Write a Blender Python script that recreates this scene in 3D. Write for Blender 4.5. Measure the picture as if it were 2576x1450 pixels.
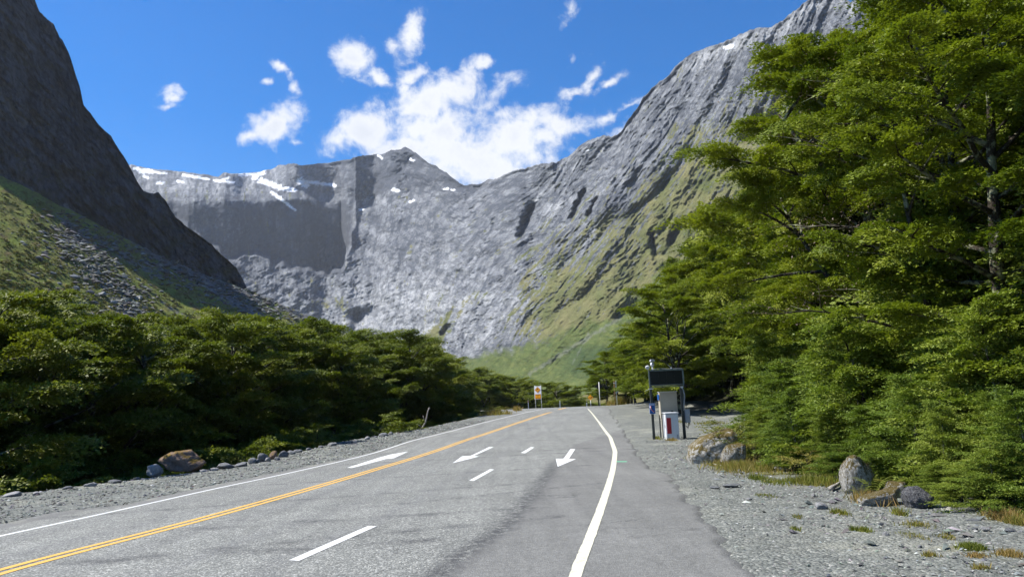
import bpy, bmesh, math, random
import numpy as np
from mathutils import Vector

# ------------------------------------------------------------------ scene, camera, light
sc = bpy.context.scene
for o in list(bpy.data.objects):
    bpy.data.objects.remove(o)
COL = sc.collection
PI = math.pi
W, H, F = 2576.0, 1450.0, 1932.0          # frame of reference in which positions were measured
EYE = np.array([0.0, 0.0, 1.65])
PITCH, ROLL = math.atan(310.0 / F), math.radians(2.3)
cp, sp, cr, sr = math.cos(PITCH), math.sin(PITCH), math.cos(ROLL), math.sin(ROLL)
FWD = np.array([0, cp, sp])
UP0 = np.array([0, -sp, cp])
RIGHT = cr * np.array([1.0, 0, 0]) - sr * UP0
UP = cr * UP0 + sr * np.array([1.0, 0, 0])
cam_d = bpy.data.cameras.new("camera")
cam = bpy.data.objects.new("camera", cam_d)
COL.objects.link(cam)
from mathutils import Matrix
M = Matrix(((RIGHT[0], UP[0], -FWD[0], EYE[0]), (RIGHT[1], UP[1], -FWD[1], EYE[1]),
            (RIGHT[2], UP[2], -FWD[2], EYE[2]), (0, 0, 0, 1)))
cam.matrix_world = M
cam_d.sensor_width = 36.0
cam_d.lens = 36.0 * F / W
cam_d.clip_start = 0.1
cam_d.clip_end = 20000.0
sc.camera = cam
sc.view_settings.view_transform = 'Standard'
sc.view_settings.look = 'None'
sc.view_settings.gamma = 1.0
sc.view_settings.use_curve_mapping = False
sc.view_settings.exposure = 1.0

SUN_EL, SUN_AZ = math.radians(53.0), math.radians(-88.0)       # azimuth measured from +Y towards +X
SUN_DIR = np.array([math.cos(SUN_EL) * math.sin(SUN_AZ), math.cos(SUN_EL) * math.cos(SUN_AZ), math.sin(SUN_EL)])
sun_d = bpy.data.lights.new("sun", 'SUN')
sun_d.energy = 4.8
sun_d.angle = math.radians(0.5)
sun_d.color = (1.0, 0.955, 0.87)
sun = bpy.data.objects.new("sun", sun_d)
COL.objects.link(sun)
sun.rotation_euler = Vector(SUN_DIR.tolist()).to_track_quat('Z', 'Y').to_euler()

sc.cycles.max_bounces = 6
sc.cycles.diffuse_bounces = 3
sc.cycles.glossy_bounces = 2
sc.cycles.transmission_bounces = 3
sc.cycles.transparent_max_bounces = 6
sc.cycles.volume_bounces = 0
sc.cycles.caustics_reflective = False
sc.cycles.caustics_refractive = False
sc.cycles.use_adaptive_sampling = True
sc.cycles.adaptive_threshold = 0.02
sc.cycles.use_denoising = True


def ray(u, v):
    u = np.asarray(u, float); v = np.asarray(v, float)
    d = (u - W / 2)[..., None] * RIGHT + (H / 2 - v)[..., None] * UP + F * FWD
    return d


def azel(u, v):
    d = ray(u, v)
    return np.arctan2(d[..., 0], d[..., 1]), np.arctan2(d[..., 2], np.hypot(d[..., 0], d[..., 1]))


def pix(p):
    d = np.asarray(p, float) - EYE
    z = d @ FWD
    return W / 2 + F * (d @ RIGHT) / z, H / 2 - F * (d @ UP) / z


class NT:
    def __init__(s, tree):
        s.t = tree; s.n = tree.nodes; s.l = tree.links

    def add(s, typ, **kw):
        n = s.n.new(typ)
        for k, v in kw.items():
            if k == 'ins':
                for a, b in v.items():
                    if hasattr(b, 'is_output'):
                        s.l.new(b, n.inputs[a])
                    else:
                        n.inputs[a].default_value = b
            else:
                setattr(n, k, v)
        return n

    def math(s, op, a, b=0.0, c=None, clamp=False):
        n = s.add('ShaderNodeMath', operation=op, use_clamp=clamp)
        for i, x in enumerate([a, b] + ([c] if c is not None else [])):
            if hasattr(x, 'is_output'):
                s.l.new(x, n.inputs[i])
            else:
                n.inputs[i].default_value = x
        return n.outputs[0]

    def noise(s, vec, scale, detail=4.0, rough=0.55, dist=0.0, out='Fac'):
        n = s.add('ShaderNodeTexNoise', ins={'Scale': scale, 'Detail': detail, 'Roughness': rough, 'Distortion': dist})
        if vec is not None:
            s.l.new(vec, n.inputs['Vector'])
        return n.outputs[out]

    def ramp(s, fac, stops, interp='LINEAR'):
        n = s.add('ShaderNodeValToRGB')
        n.color_ramp.interpolation = interp
        el = n.color_ramp.elements
        while len(el) < len(stops):
            el.new(0.5)
        for e, (p, c) in zip(el, stops):
            e.position = p
            e.color = (c[0], c[1], c[2], 1) if hasattr(c, '__len__') else (c, c, c, 1)
        s.l.new(fac, n.inputs[0])
        return n.outputs[0]

    def mix(s, fac, a, b, typ='MIX'):
        n = s.add('ShaderNodeMix', data_type='RGBA', blend_type=typ)
        for i, x in ((0, fac), (6, a), (7, b)):
            if hasattr(x, 'is_output'):
                s.l.new(x, n.inputs[i])
            elif i == 0:
                n.inputs[0].default_value = x
            else:
                n.inputs[i].default_value = (x[0], x[1], x[2], 1)
        return n.outputs[2]


# sky with the broken cumulus over the pass ------------------------------------------
world = bpy.data.worlds.new("World")
sc.world = world
world.use_nodes = True
world.node_tree.nodes.clear()
w = NT(world.node_tree)
sky = w.add('ShaderNodeTexSky', sky_type='NISHITA', sun_disc=False, sun_elevation=SUN_EL,
            sun_rotation=SUN_AZ % (2 * PI), altitude=900.0, air_density=1.0, dust_density=0.25, ozone_density=2.4)
hs = w.add('ShaderNodeHueSaturation', ins={'Hue': 0.507, 'Saturation': 1.50, 'Value': 1.06, 'Color': sky.outputs[0]})
tc = w.add('ShaderNodeTexCoord')
sep = w.add('ShaderNodeSeparateXYZ', ins={0: tc.outputs['Generated']})
az_n = w.math('ARCTAN2', sep.outputs[0], sep.outputs[1])
el_n = w.math('ARCSINE', sep.outputs[2])
ae = w.add('ShaderNodeCombineXYZ', ins={0: az_n, 1: el_n})
wn = w.noise(tc.outputs['Generated'], 9.0, 5.0, 0.6, 0.0, 'Color')
wv = w.add('ShaderNodeVectorMath', operation='MULTIPLY_ADD', ins={0: wn, 1: (0.07, 0.07, 0.0), 2: (-0.035, -0.035, 0.0)})
aew = w.add('ShaderNodeVectorMath', operation='ADD', ins={0: ae.outputs[0], 1: wv.outputs[0]})
CL = [(1100, 330, 150, 95, 0, 1), (935, 335, 105, 68, -15, 1), (1075, 262, 105, 60, -20, 1), (1155, 228, 62, 52, 0, .95),
      (1180, 400, 240, 85, 0, 1.1), (1300, 345, 150, 62, 0, 1), (1400, 338, 85, 42, -15, .9), (850, 355, 55, 32, 0, .6),
      (1020, 380, 150, 50, 0, 1), (1440, 335, 60, 26, -20, .62), (1330, 310, 40, 30, 0, .8),
      (1255, 240, 52, 26, -30, .58), (1290, 215, 40, 26, 0, .52), (1222, 162, 36, 17, -10, .66), (1180, 178, 26, 12, -20, .4),
      (1030, 178, 36, 26, -20, .78), (1022, 208, 20, 22, 0, .6), (1040, 92, 62, 34, -45, .8), (1000, 112, 40, 20, 0, .7),
      (898, 140, 55, 52, 0, .95), (948, 172, 42, 20, 30, .75), (905, 192, 40, 14, 0, .42),
      (684, 302, 66, 54, -20, 1.05), (632, 340, 40, 22, -15, .8), (732, 350, 24, 10, 0, .45),
      (432, 228, 42, 20, -8, .72), (420, 256, 36, 12, -12, .6), (698, 155, 20, 14, 20, .62), (714, 178, 16, 12, 40, .5),
      (733, 212, 18, 16, 30, .55), (660, 200, 20, 10, -10, .45), (1490, 190, 52, 24, -50, .75), (1440, 226, 44, 18, -15, .7),
      (1535, 205, 46, 16, -20, .68), (1436, 132, 46, 16, -15, .42), (1520, 300, 60, 14, -20, .42), (1580, 274, 34, 8, -15, .42),
      (1570, 326, 40, 20, -30, .5), (1418, 22, 30, 20, -50, .42), (1640, 90, 30, 8, -30, .0)]
fld = None
for (cx, cy, rx, ry, ang, st) in CL:
    if st <= 0:
        continue
    a0, e0 = azel(cx, cy)
    a1, _ = azel(cx + 10, cy); _, e1 = azel(cx, cy - 10)
    mp = w.add('ShaderNodeMapping', vector_type='TEXTURE')
    w.l.new(aew.outputs[0], mp.inputs[0])
    mp.inputs['Location'].default_value = (float(a0), float(e0), 0)
    mp.inputs['Rotation'].default_value = (0, 0, math.radians(-ang) + 0.04)
    mp.inputs['Scale'].default_value = (abs(float(a1 - a0)) / 10 * rx * 1.25, abs(float(e1 - e0)) / 10 * ry * 1.25, 1)
    ln = w.add('ShaderNodeVectorMath', operation='LENGTH', ins={0: mp.outputs[0]})
    val = w.math('MULTIPLY_ADD', ln.outputs['Value'], -st, st)
    fld = val if fld is None else w.math('SMOOTH_MAX', fld, val, 0.12)
n1 = w.noise(tc.outputs['Generated'], 26.0, 9.0, 0.62, 0.3)
n2 = w.noise(tc.outputs['Generated'], 75.0, 5.0, 0.6)
dens = w.math('MULTIPLY_ADD', n1, 2.1, w.math('ADD', fld, -1.20))
dens = w.math('MULTIPLY_ADD', n2, 0.5, w.math('ADD', dens, -0.25))
alpha = w.add('ShaderNodeMapRange', interpolation_type='SMOOTHSTEP', ins={'Value': dens, 'From Min': -0.16, 'From Max': 0.62})
n3 = w.noise(tc.outputs['Generated'], 14.0, 6.0, 0.6)
lum = w.ramp(w.math('MULTIPLY_ADD', n3, 0.8, w.math('MULTIPLY', dens, 0.5)),
             [(0.30, (5.0, 5.3, 5.9)), (0.48, (6.1, 6.2, 6.35)), (0.70, (5.8, 5.9, 6.2)), (0.95, (5.0, 5.2, 5.6))])
skymix = w.mix(w.math('MULTIPLY', alpha.outputs[0], 0.97), hs.outputs[0], lum)
bg = w.add('ShaderNodeBackground', ins={'Color': skymix, 'Strength': 0.085})
wo = w.add('ShaderNodeOutputWorld', ins={0: bg.outputs[0]})
world.cycles.sampling_method = 'MANUAL'
world.cycles.sample_map_resolution = 512

# ------------------------------------------------------------------ numeric helpers
RNG = np.random.default_rng(7)
_perm = np.random.default_rng(3).integers(0, 1 << 30, 4096)
_grad = np.random.default_rng(4).normal(size=(4096, 3))
_grad /= np.linalg.norm(_grad, axis=1)[:, None]


def perlin(x, y, z=0.0, seed=0):
    x, y, z = np.broadcast_arrays(np.asarray(x, float), y, z)
    xi, yi, zi = np.floor(x), np.floor(y), np.floor(z)
    fx, fy, fz = x - xi, y - yi, z - zi
    xi, yi, zi = xi.astype(np.int64), yi.astype(np.int64), zi.astype(np.int64)
    ux, uy, uz = (t * t * t * (t * (t * 6 - 15) + 10) for t in (fx, fy, fz))

    def g(i, j, k):
        h = ((xi + i) * 73856093 ^ (yi + j) * 19349663 ^ (zi + k) * 83492791 ^ seed * 2654435) & 4095
        h = (_perm[h] + (xi + i) * 31 + (yi + j) * 57) & 4095
        gr = _grad[h]
        return gr[..., 0] * (fx - i) + gr[..., 1] * (fy - j) + gr[..., 2] * (fz - k)
    if np.all(fz == 0):
        a = g(0, 0, 0) * (1 - ux) + g(1, 0, 0) * ux
        b = g(0, 1, 0) * (1 - ux) + g(1, 1, 0) * ux
        return (a * (1 - uy) + b * uy) * 1.6
    r = 0
    for k in (0, 1):
        a = g(0, 0, k) * (1 - ux) + g(1, 0, k) * ux
        b = g(0, 1, k) * (1 - ux) + g(1, 1, k) * ux
        r = r + (a * (1 - uy) + b * uy) * (uz if k else 1 - uz)
    return r * 1.6


def fbm(x, y, z=0.0, oct=4, seed=0, rough=0.5):
    s, a = 0, 1.0
    for i in range(oct):
        s = s + a * perlin(np.asarray(x) * 2 ** i, np.asarray(y) * 2 ** i, np.asarray(z) * 2 ** i, seed + i)
        a *= rough
    return s


def ridged(x, y, z=0.0, oct=3, seed=0):
    s, a = 0, 1.0
    for i in range(oct):
        n = 1 - np.abs(perlin(np.asarray(x) * 2 ** i, np.asarray(y) * 2 ** i, np.asarray(z) * 2 ** i, seed + i)) * 2
        s = s + a * n
        a *= 0.5
    return s


def sst(a, b, x):
    t = np.clip((np.asarray(x, float) - a) / (b - a), 0, 1)
    return t * t * (3 - 2 * t)


def poly(pts):
    xs = np.array([p[0] for p in pts], float); ys = np.array([p[1] for p in pts], float)
    return lambda x: np.interp(x, xs, ys)


def inpoly(u, v, pts):
    r = np.zeros(np.shape(u), bool)
    n = len(pts)
    for i in range(n):
        x0, y0 = pts[i]; x1, y1 = pts[(i + 1) % n]
        c = ((y0 > v) != (y1 > v)) & (u < (x1 - x0) * (v - y0) / ((y1 - y0) or 1e-9) + x0)
        r ^= c
    return r


def segdist(u, v, x0, y0, x1, y1):
    dx, dy = x1 - x0, y1 - y0
    t = np.clip(((u - x0) * dx + (v - y0) * dy) / (dx * dx + dy * dy + 1e-9), 0, 1)
    return np.hypot(u - x0 - t * dx, v - y0 - t * dy)


def blur(a, n):
    k = np.ones(n) / n
    for ax in (0, 1):
        p = np.pad(a, [(n // 2, n - 1 - n // 2) if i == ax else (0, 0) for i in (0, 1)], mode='edge')
        a = np.apply_along_axis(lambda m: np.convolve(m, k, 'valid'), ax, p)
    return a


# ------------------------------------------------------------------ object helpers
def make_mesh(name, verts, faces, mat=None, smooth=False, color=None, attrs=None):
    """faces: (n,k) int array or list of such arrays / list of lists"""
    me = bpy.data.meshes.new(name)
    verts = np.asarray(verts, np.float32)
    if isinstance(faces, np.ndarray):
        faces = [faces]
    if faces and isinstance(faces[0], np.ndarray):
        tot = np.concatenate([np.full(len(f), f.shape[1], np.int32) for f in faces])
        idx = np.concatenate([f.astype(np.int32).ravel() for f in faces])
    else:
        tot = np.array([len(f) for f in faces], np.int32)
        idx = np.array([i for f in faces for i in f], np.int32)
    me.vertices.add(len(verts)); me.vertices.foreach_set('co', verts.ravel())
    me.loops.add(len(idx)); me.loops.foreach_set('vertex_index', idx)
    me.polygons.add(len(tot))
    me.polygons.foreach_set('loop_start', (np.cumsum(tot) - tot).astype(np.int32))
    me.polygons.foreach_set('use_smooth', np.full(len(tot), smooth, bool))
    me.update(calc_edges=True)
    me.validate()
    if color is not None:
        at = me.color_attributes.new('base', 'FLOAT_COLOR', 'POINT')
        c = np.ones((len(verts), 4), np.float32); c[:, :3] = color
        at.data.foreach_set('color', c.ravel())
    for k, val in (attrs or {}).items():
        at = me.attributes.new(k, 'FLOAT', 'POINT')
        at.data.foreach_set('value', np.asarray(val, np.float32))
    if mat:
        me.materials.append(mat)
    return me


def link(name, me, parent=None, loc=None, rz=0.0, scale=None):
    o = bpy.data.objects.new(name, me)
    COL.objects.link(o)
    if parent is not None:
        o.parent = parent
    if loc is not None:
        o.location = [float(c) for c in loc]
    if rz:
        o.rotation_euler = (0, 0, rz)
    if scale is not None:
        o.scale = (scale,) * 3 if not hasattr(scale, '__len__') else scale
    return o


def tag(o, label, cat, group=None):
    o['label'] = label; o['category'] = cat
    if group:
        o['group'] = group
    return o


def thing(name, label, cat, loc=(0, 0, 0), rz=0.0, group=None, scale=None):
    return tag(link(name, None, None, loc, rz, scale), label, cat, group)


def gridfaces(nr, nc):
    i = np.arange(nr - 1)[:, None] * nc + np.arange(nc - 1)[None]
    return np.stack([i, i + 1, i + nc + 1, i + nc], -1).reshape(-1, 4)


class MB:
    """small mesh collector"""
    def __init__(s):
        s.v = []; s.f = []

    def box(s, c, size, rz=0.0, bev=0.0):
        x, y, z = [a / 2 for a in size]
        P = np.array([[a, b, d] for a in (-x, x) for b in (-y, y) for d in (-z, z)])
        cz, sz = math.cos(rz), math.sin(rz)
        P = np.stack([P[:, 0] * cz - P[:, 1] * sz, P[:, 0] * sz + P[:, 1] * cz, P[:, 2]], 1) + np.array(c)
        b = len(s.v)
        s.v += P.tolist()
        s.f += [[b + i for i in q] for q in ((0, 1, 3, 2), (4, 6, 7, 5), (0, 4, 5, 1), (2, 3, 7, 6), (0, 2, 6, 4), (1, 5, 7, 3))]
        return s

    def tube(s, pts, rad, sides=6, cap=True):
        pts = np.asarray(pts, float)
        rad = np.broadcast_to(rad, len(pts))
        t = np.gradient(pts, axis=0)
        t /= np.linalg.norm(t, axis=1)[:, None] + 1e-9
        ref = np.array([0.0, 0, 1]) if abs(t[0, 2]) < 0.9 else np.array([1.0, 0, 0])
        b = len(s.v)
        for i in range(len(pts)):
            a = np.cross(t[i], ref); a /= np.linalg.norm(a) + 1e-9
            c = np.cross(t[i], a)
            for k in range(sides):
                th = 2 * PI * k / sides
                s.v.append((pts[i] + rad[i] * (a * math.cos(th) + c * math.sin(th))).tolist())
        for i in range(len(pts) - 1):
            for k in range(sides):
                k2 = (k + 1) % sides
                s.f.append([b + i * sides + k, b + i * sides + k2, b + (i + 1) * sides + k2, b + (i + 1) * sides + k])
        if cap:
            s.f.append([b + k for k in range(sides)][::-1])
            s.f.append([b + (len(pts) - 1) * sides + k for k in range(sides)])
        return s

    def prism(s, pts2, y0, y1):
        """polygon in x,z extruded along y"""
        b = len(s.v); n = len(pts2)
        s.v += [[p[0], y0, p[1]] for p in pts2] + [[p[0], y1, p[1]] for p in pts2]
        s.f.append([b + i for i in range(n)])
        s.f.append([b + n + i for i in range(n)][::-1])
        for i in range(n):
            j = (i + 1) % n
            s.f.append([b + j, b + i, b + n + i, b + n + j])
        return s

    def build(s, name, mat, parent=None, bevel=0.0, smooth=False, loc=None):
        me = make_mesh(name, s.v, s.f, mat, smooth)
        if bevel:
            bm = bmesh.new(); bm.from_mesh(me)
            bmesh.ops.bevel(bm, geom=bm.edges[:], offset=bevel, segments=2, affect='EDGES')
            bm.to_mesh(me); bm.free()
        return link(name, me, parent, loc)


# ------------------------------------------------------------------ materials
def material(name):
    m = bpy.data.materials.new(name); m.use_nodes = True
    m.node_tree.nodes.clear()
    t = NT(m.node_tree)
    out = t.add('ShaderNodeOutputMaterial')
    return m, t, out


def bsdf(t, out, color, rough=0.8, spec=0.3, bump=None, bump_s=0.3, bump_d=0.02, metal=0.0):
    b = t.add('ShaderNodeBsdfPrincipled', ins={'Roughness': rough, 'Metallic': metal})
    b.inputs['Specular IOR Level'].default_value = spec
    if hasattr(color, 'is_output'):
        t.l.new(color, b.inputs['Base Color'])
    else:
        b.inputs['Base Color'].default_value = (*color, 1)
    if bump is not None:
        bp = t.add('ShaderNodeBump', ins={'Strength': bump_s, 'Distance': bump_d, 'Height': bump})
        t.l.new(bp.outputs[0], b.inputs['Normal'])
    t.l.new(b.outputs[0], out.inputs[0])
    return b


def flat_mat(name, col, rough=0.5, spec=0.4, metal=0.0, var=0.15, sc_=9.0):
    m, t, out = material(name)
    tc = t.add('ShaderNodeTexCoord')
    n = t.noise(tc.outputs['Object'], sc_, 5.0, 0.6)
    c = t.ramp(n, [(0.3, [x * (1 - var) for x in col]), (0.7, [min(1, x * (1 + var * .5)) for x in col])])
    bsdf(t, out, c, rough, spec, metal=metal)
    return m


def pos(t):
    return t.add('ShaderNodeNewGeometry').outputs['Position']


def attr(t, name):
    return t.add('ShaderNodeAttribute', attribute_name=name)


# rock mountains: colour zones stored on the mesh, fine grain from noise
def mountain_mat(name, s1, s2, bump=1.0, bd=6.0):
    m, t, out = material(name)
    p = pos(t)
    a = attr(t, 'base')
    n = t.noise(p, s1, 6.0, 0.65)
    n2 = t.noise(p, s2, 5.0, 0.7)
    f = t.ramp(n, [(0.3, 0.72), (0.7, 1.22)])
    f2 = t.ramp(n2, [(0.3, 0.75), (0.7, 1.2)])
    c = t.mix(1.0, a.outputs['Color'], f, 'MULTIPLY')
    c = t.mix(1.0, c, f2, 'MULTIPLY')
    bsdf(t, out, c, 0.95, 0.12, bump=n2, bump_s=bump, bump_d=bd)
    return m


M_far = mountain_mat('rock_far', 0.07, 0.42, 1.0, 2.2)
M_cliff = mountain_mat('rock_cliff', 0.05, 0.35, 1.0, 2.0)
M_talus = mountain_mat('talus_ground', 0.06, 0.8, 1.0, 0.8)


def ground_material():
    m, t, out = material('ground_mix')
    p = pos(t)
    g = attr(t, 'gravel').outputs['Fac']
    f = attr(t, 'grassy').outputs['Fac']
    n1 = t.noise(p, 42.0, 4.0, 0.75)
    n0 = t.noise(p, 0.9, 5.0, 0.6)
    vor = t.add('ShaderNodeTexVoronoi', feature='F1', ins={'Scale': 26.0, 'Vector': p})
    vor2 = t.add('ShaderNodeTexVoronoi', feature='F1', ins={'Scale': 11.0, 'Vector': p})
    hsv = t.add('ShaderNodeSeparateColor', ins={0: vor.outputs['Color']})
    hs2 = t.add('ShaderNodeSeparateColor', ins={0: vor2.outputs['Color']})
    stone = t.ramp(hsv.outputs[0], [(0.0, (0.105, 0.112, 0.102)), (0.5, (0.155, 0.165, 0.151)), (0.9, (0.195, 0.203, 0.186)), (1.0, (0.34, 0.34, 0.31))])
    stone2 = t.ramp(hs2.outputs[0], [(0.0, 0.72), (0.6, 1.0), (1.0, 1.3)])
    grav = t.mix(0.6, stone, stone2, 'MULTIPLY')
    grav = t.mix(1.0, grav, t.ramp(n0, [(0.3, 0.8), (0.7, 1.14)]), 'MULTIPLY')
    grav = t.mix(1.0, grav, t.ramp(n1, [(0.3, 0.75), (0.7, 1.2)]), 'MULTIPLY')
    dust = t.ramp(t.noise(p, 0.35, 5.0, 0.65), [(0.52, 0.0), (0.68, 1.0)])
    grav = t.mix(t.math('MULTIPLY', dust, 0.45), grav, (0.33, 0.33, 0.27))
    gn = t.noise(p, 3.2, 6.0, 0.7)
    gcol = t.ramp(t.noise(p, 1.3, 4.0, 0.6), [(0.3, (0.07, 0.085, 0.02)), (0.5, (0.13, 0.12, 0.035)), (0.7, (0.17, 0.115, 0.05))])
    grass_m = t.math('MULTIPLY_ADD', f, 1.4, t.math('MULTIPLY_ADD', gn, 1.3, -1.25), clamp=True)
    floor = t.ramp(t.noise(p, 2.0, 6.0, 0.7), [(0.3, (0.018, 0.016, 0.01)), (0.6, (0.04, 0.045, 0.018)), (0.75, (0.06, 0.075, 0.025))])
    edge = t.math('MULTIPLY_ADD', t.math('ADD', t.noise(p, 1.7, 5.0, 0.7), -0.5), 0.9, g, clamp=True)
    edge = t.ramp(edge, [(0.38, 0.0), (0.55, 1.0)])
    c = t.mix(edge, floor, grav)
    c = t.mix(grass_m, c, gcol)
    hgt = t.math('ADD', t.math('MULTIPLY', vor.outputs['Distance'], -1.0), t.math('MULTIPLY', n1, 0.6))
    bsdf(t, out, c, 0.92, 0.2, bump=hgt, bump_s=0.9, bump_d=0.03)
    return m


def asphalt_material():
    m, t, out = material('asphalt')
    p = pos(t)
    sm = attr(t, 'smooth_seal').outputs['Fac']
    lat = attr(t, 'lat').outputs['Fac']
    tar = attr(t, 'tar').outputs['Fac']
    vor = t.add('ShaderNodeTexVoronoi', feature='F1', ins={'Scale': 55.0, 'Vector': p})
    vc = t.add('ShaderNodeSeparateColor', ins={0: vor.outputs['Color']}).outputs[0]
    chip = t.ramp(vc, [(0.0, (0.088, 0.091, 0.084)), (0.45, (0.158, 0.163, 0.151)), (0.8, (0.213, 0.218, 0.202)), (1.0, (0.42, 0.42, 0.39))])
    vor2 = t.add('ShaderNodeTexVoronoi', feature='F1', ins={'Scale': 130.0, 'Vector': p})
    vc2 = t.add('ShaderNodeSeparateColor', ins={0: vor2.outputs['Color']}).outputs[0]
    fine = t.ramp(vc2, [(0.0, (0.118, 0.119, 0.112)), (0.7, (0.158, 0.158, 0.149)), (1.0, (0.23, 0.23, 0.218))])
    s2 = t.math('MULTIPLY_ADD', t.math('ADD', t.noise(p, 3.5, 6.0, 0.7), -0.5), 0.7, sm)
    c = t.mix(t.ramp(s2, [(0.42, 0.0), (0.56, 1.0)]), chip, fine)
    big = t.noise(p, 0.28, 6.0, 0.6)
    c = t.mix(1.0, c, t.ramp(big, [(0.3, 0.84), (0.7, 1.12)]), 'MULTIPLY')
    c = t.mix(1.0, c, t.ramp(t.noise(p, 18.0, 4.0, 0.75), [(0.3, 0.74), (0.5, 1.0), (0.72, 1.28)]), 'MULTIPLY')
    c = t.mix(1.0, c, t.ramp(t.noise(p, 3.0, 5.0, 0.7), [(0.3, 0.88), (0.7, 1.1)]), 'MULTIPLY')
    wpc = t.add('ShaderNodeVectorMath', operation='MULTIPLY_ADD', ins={0: t.noise(p, 1.6, 4.0, 0.7, 0.0, 'Color'), 1: (1.1, 1.1, 0), 2: p})
    ck = t.add('ShaderNodeTexVoronoi', feature='DISTANCE_TO_EDGE', ins={'Scale': 0.42, 'Vector': wpc.outputs[0]})
    ckm = t.math('MULTIPLY', t.ramp(ck.outputs['Distance'], [(0.0, 1.0), (0.011, 0.0)]), t.ramp(t.noise(p, 0.5, 3.0, .6), [(0.5, 0.0), (0.62, 0.8)]))
    c = t.mix(ckm, c, (0.035, 0.035, 0.035))
    mpv = t.add('ShaderNodeMapping', ins={0: p, 'Scale': (2.6, 0.11, 1.0)})
    streak = t.noise(mpv.outputs[0], 1.0, 5.0, 0.6)
    c = t.mix(1.0, c, t.ramp(streak, [(0.3, 0.86), (0.7, 1.1)]), 'MULTIPLY')
    # polished wheel tracks follow the lanes
    def track(c0, wdt):
        d = t.math('ABSOLUTE', t.math('ADD', lat, -c0))
        return t.add('ShaderNodeMapRange', interpolation_type='SMOOTHSTEP', ins={'Value': d, 'From Min': 0.0, 'From Max': wdt, 'To Min': 1.0, 'To Max': 0.0}).outputs[0]
    tr = None
    for c0 in (-2.05, -0.75, 0.85, 2.1, 3.4):
        k = track(c0, 0.42)
        tr = k if tr is None else t.math('MAXIMUM', tr, k)
    tr = t.math('MULTIPLY', tr, t.ramp(t.noise(mpv.outputs[0], 0.6, 4.0, 0.6), [(0.35, 0.05), (0.7, 1.0)]))
    c = t.mix(t.math('MULTIPLY', tr, 0.30), c, (0.085, 0.085, 0.095))
    tarm = t.math('MULTIPLY', tar, t.ramp(t.noise(p, 7.0, 6.0, 0.75), [(0.36, 0.0), (0.56, 1.0)]))
    c = t.mix(tarm, c, (0.04, 0.04, 0.042))
    du = t.math('MULTIPLY', t.ramp(t.noise(p, 0.9, 6.0, 0.7), [(0.5, 0.0), (0.66, 1.0)]), attr(t, 'dusty').outputs['Fac'])
    c = t.mix(t.math('MULTIPLY', du, 0.5), c, (0.30, 0.295, 0.23))
    h = t.math('ADD', t.math('MULTIPLY', vor.outputs['Distance'], -1.0), t.math('MULTIPLY', vc2, 0.3))
    bsdf(t, out, c, 0.78, 0.35, bump=h, bump_s=0.5, bump_d=0.012)
    return m


def paint_mat(name, col, wear=0.3, scale=14.0):
    m, t, out = material(name)
    p = pos(t)
    n = t.noise(p, scale, 6.0, 0.75)
    n2 = t.noise(p, 70.0, 3.0, 0.7)
    c = t.ramp(n, [(0.22, [x * 0.6 for x in col]), (0.25 + wear * 0.5, [x * 0.9 for x in col]), (0.8, col)])
    n5 = t.noise(p, 22.0, 5.0, 0.8)
    c = t.mix(t.ramp(n5, [(0.56, 0.0), (0.66, 0.8)]), c, (0.16, 0.16, 0.155))
    c = t.mix(1.0, c, t.ramp(n2, [(0.3, 0.86), (0.6, 1.0)]), 'MULTIPLY')
    bsdf(t, out, c, 0.65, 0.35, bump=n2, bump_s=0.3, bump_d=0.004)
    return m


def leaf_material(name, dark, light, yel, trans=0.26, rough=0.5):
    m, t, out = material(name)
    oi = t.add('ShaderNodeObjectInfo')
    p = pos(t)
    n = t.noise(p, 0.85, 4.0, 0.6)
    hv = attr(t, 'leafvar').outputs['Fac']
    f = t.math('MULTIPLY_ADD', hv, 0.5, t.math('MULTIPLY', n, 0.55))
    f = t.math('MULTIPLY_ADD', oi.outputs['Random'], 0.42, t.math('ADD', f, -0.15))
    c = t.ramp(f, [(0.12, dark), (0.5, light), (0.88, yel)])
    d = t.add('ShaderNodeBsdfPrincipled', ins={'Base Color': c, 'Roughness': rough})
    d.inputs['Specular IOR Level'].default_value = 0.14
    c2 = t.mix(1.0, c, (1.25, 1.35, 0.5), 'MULTIPLY')
    tr = t.add('ShaderNodeBsdfTranslucent', ins={'Color': c2})
    mx = t.add('ShaderNodeMixShader', ins={0: trans, 1: d.outputs[0], 2: tr.outputs[0]})
    t.l.new(mx.outputs[0], out.inputs[0])
    return m


def bark_material():
    m, t, out = material('bark_lichen')
    tc = t.add('ShaderNodeTexCoord')
    p = tc.outputs['Object']
    n = t.noise(p, 3.0, 6.0, 0.7)
    n2 = t.noise(p, 14.0, 5.0, 0.7)
    c = t.ramp(n2, [(0.3, (0.018, 0.014, 0.01)), (0.7, (0.06, 0.05, 0.038))])
    li = t.ramp(n, [(0.50, 0.0), (0.58, 1.0)])
    c = t.mix(li, c, (0.22, 0.23, 0.15))
    bsdf(t, out, c, 0.9, 0.15, bump=n2, bump_s=0.8, bump_d=0.05)
    return m


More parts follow.
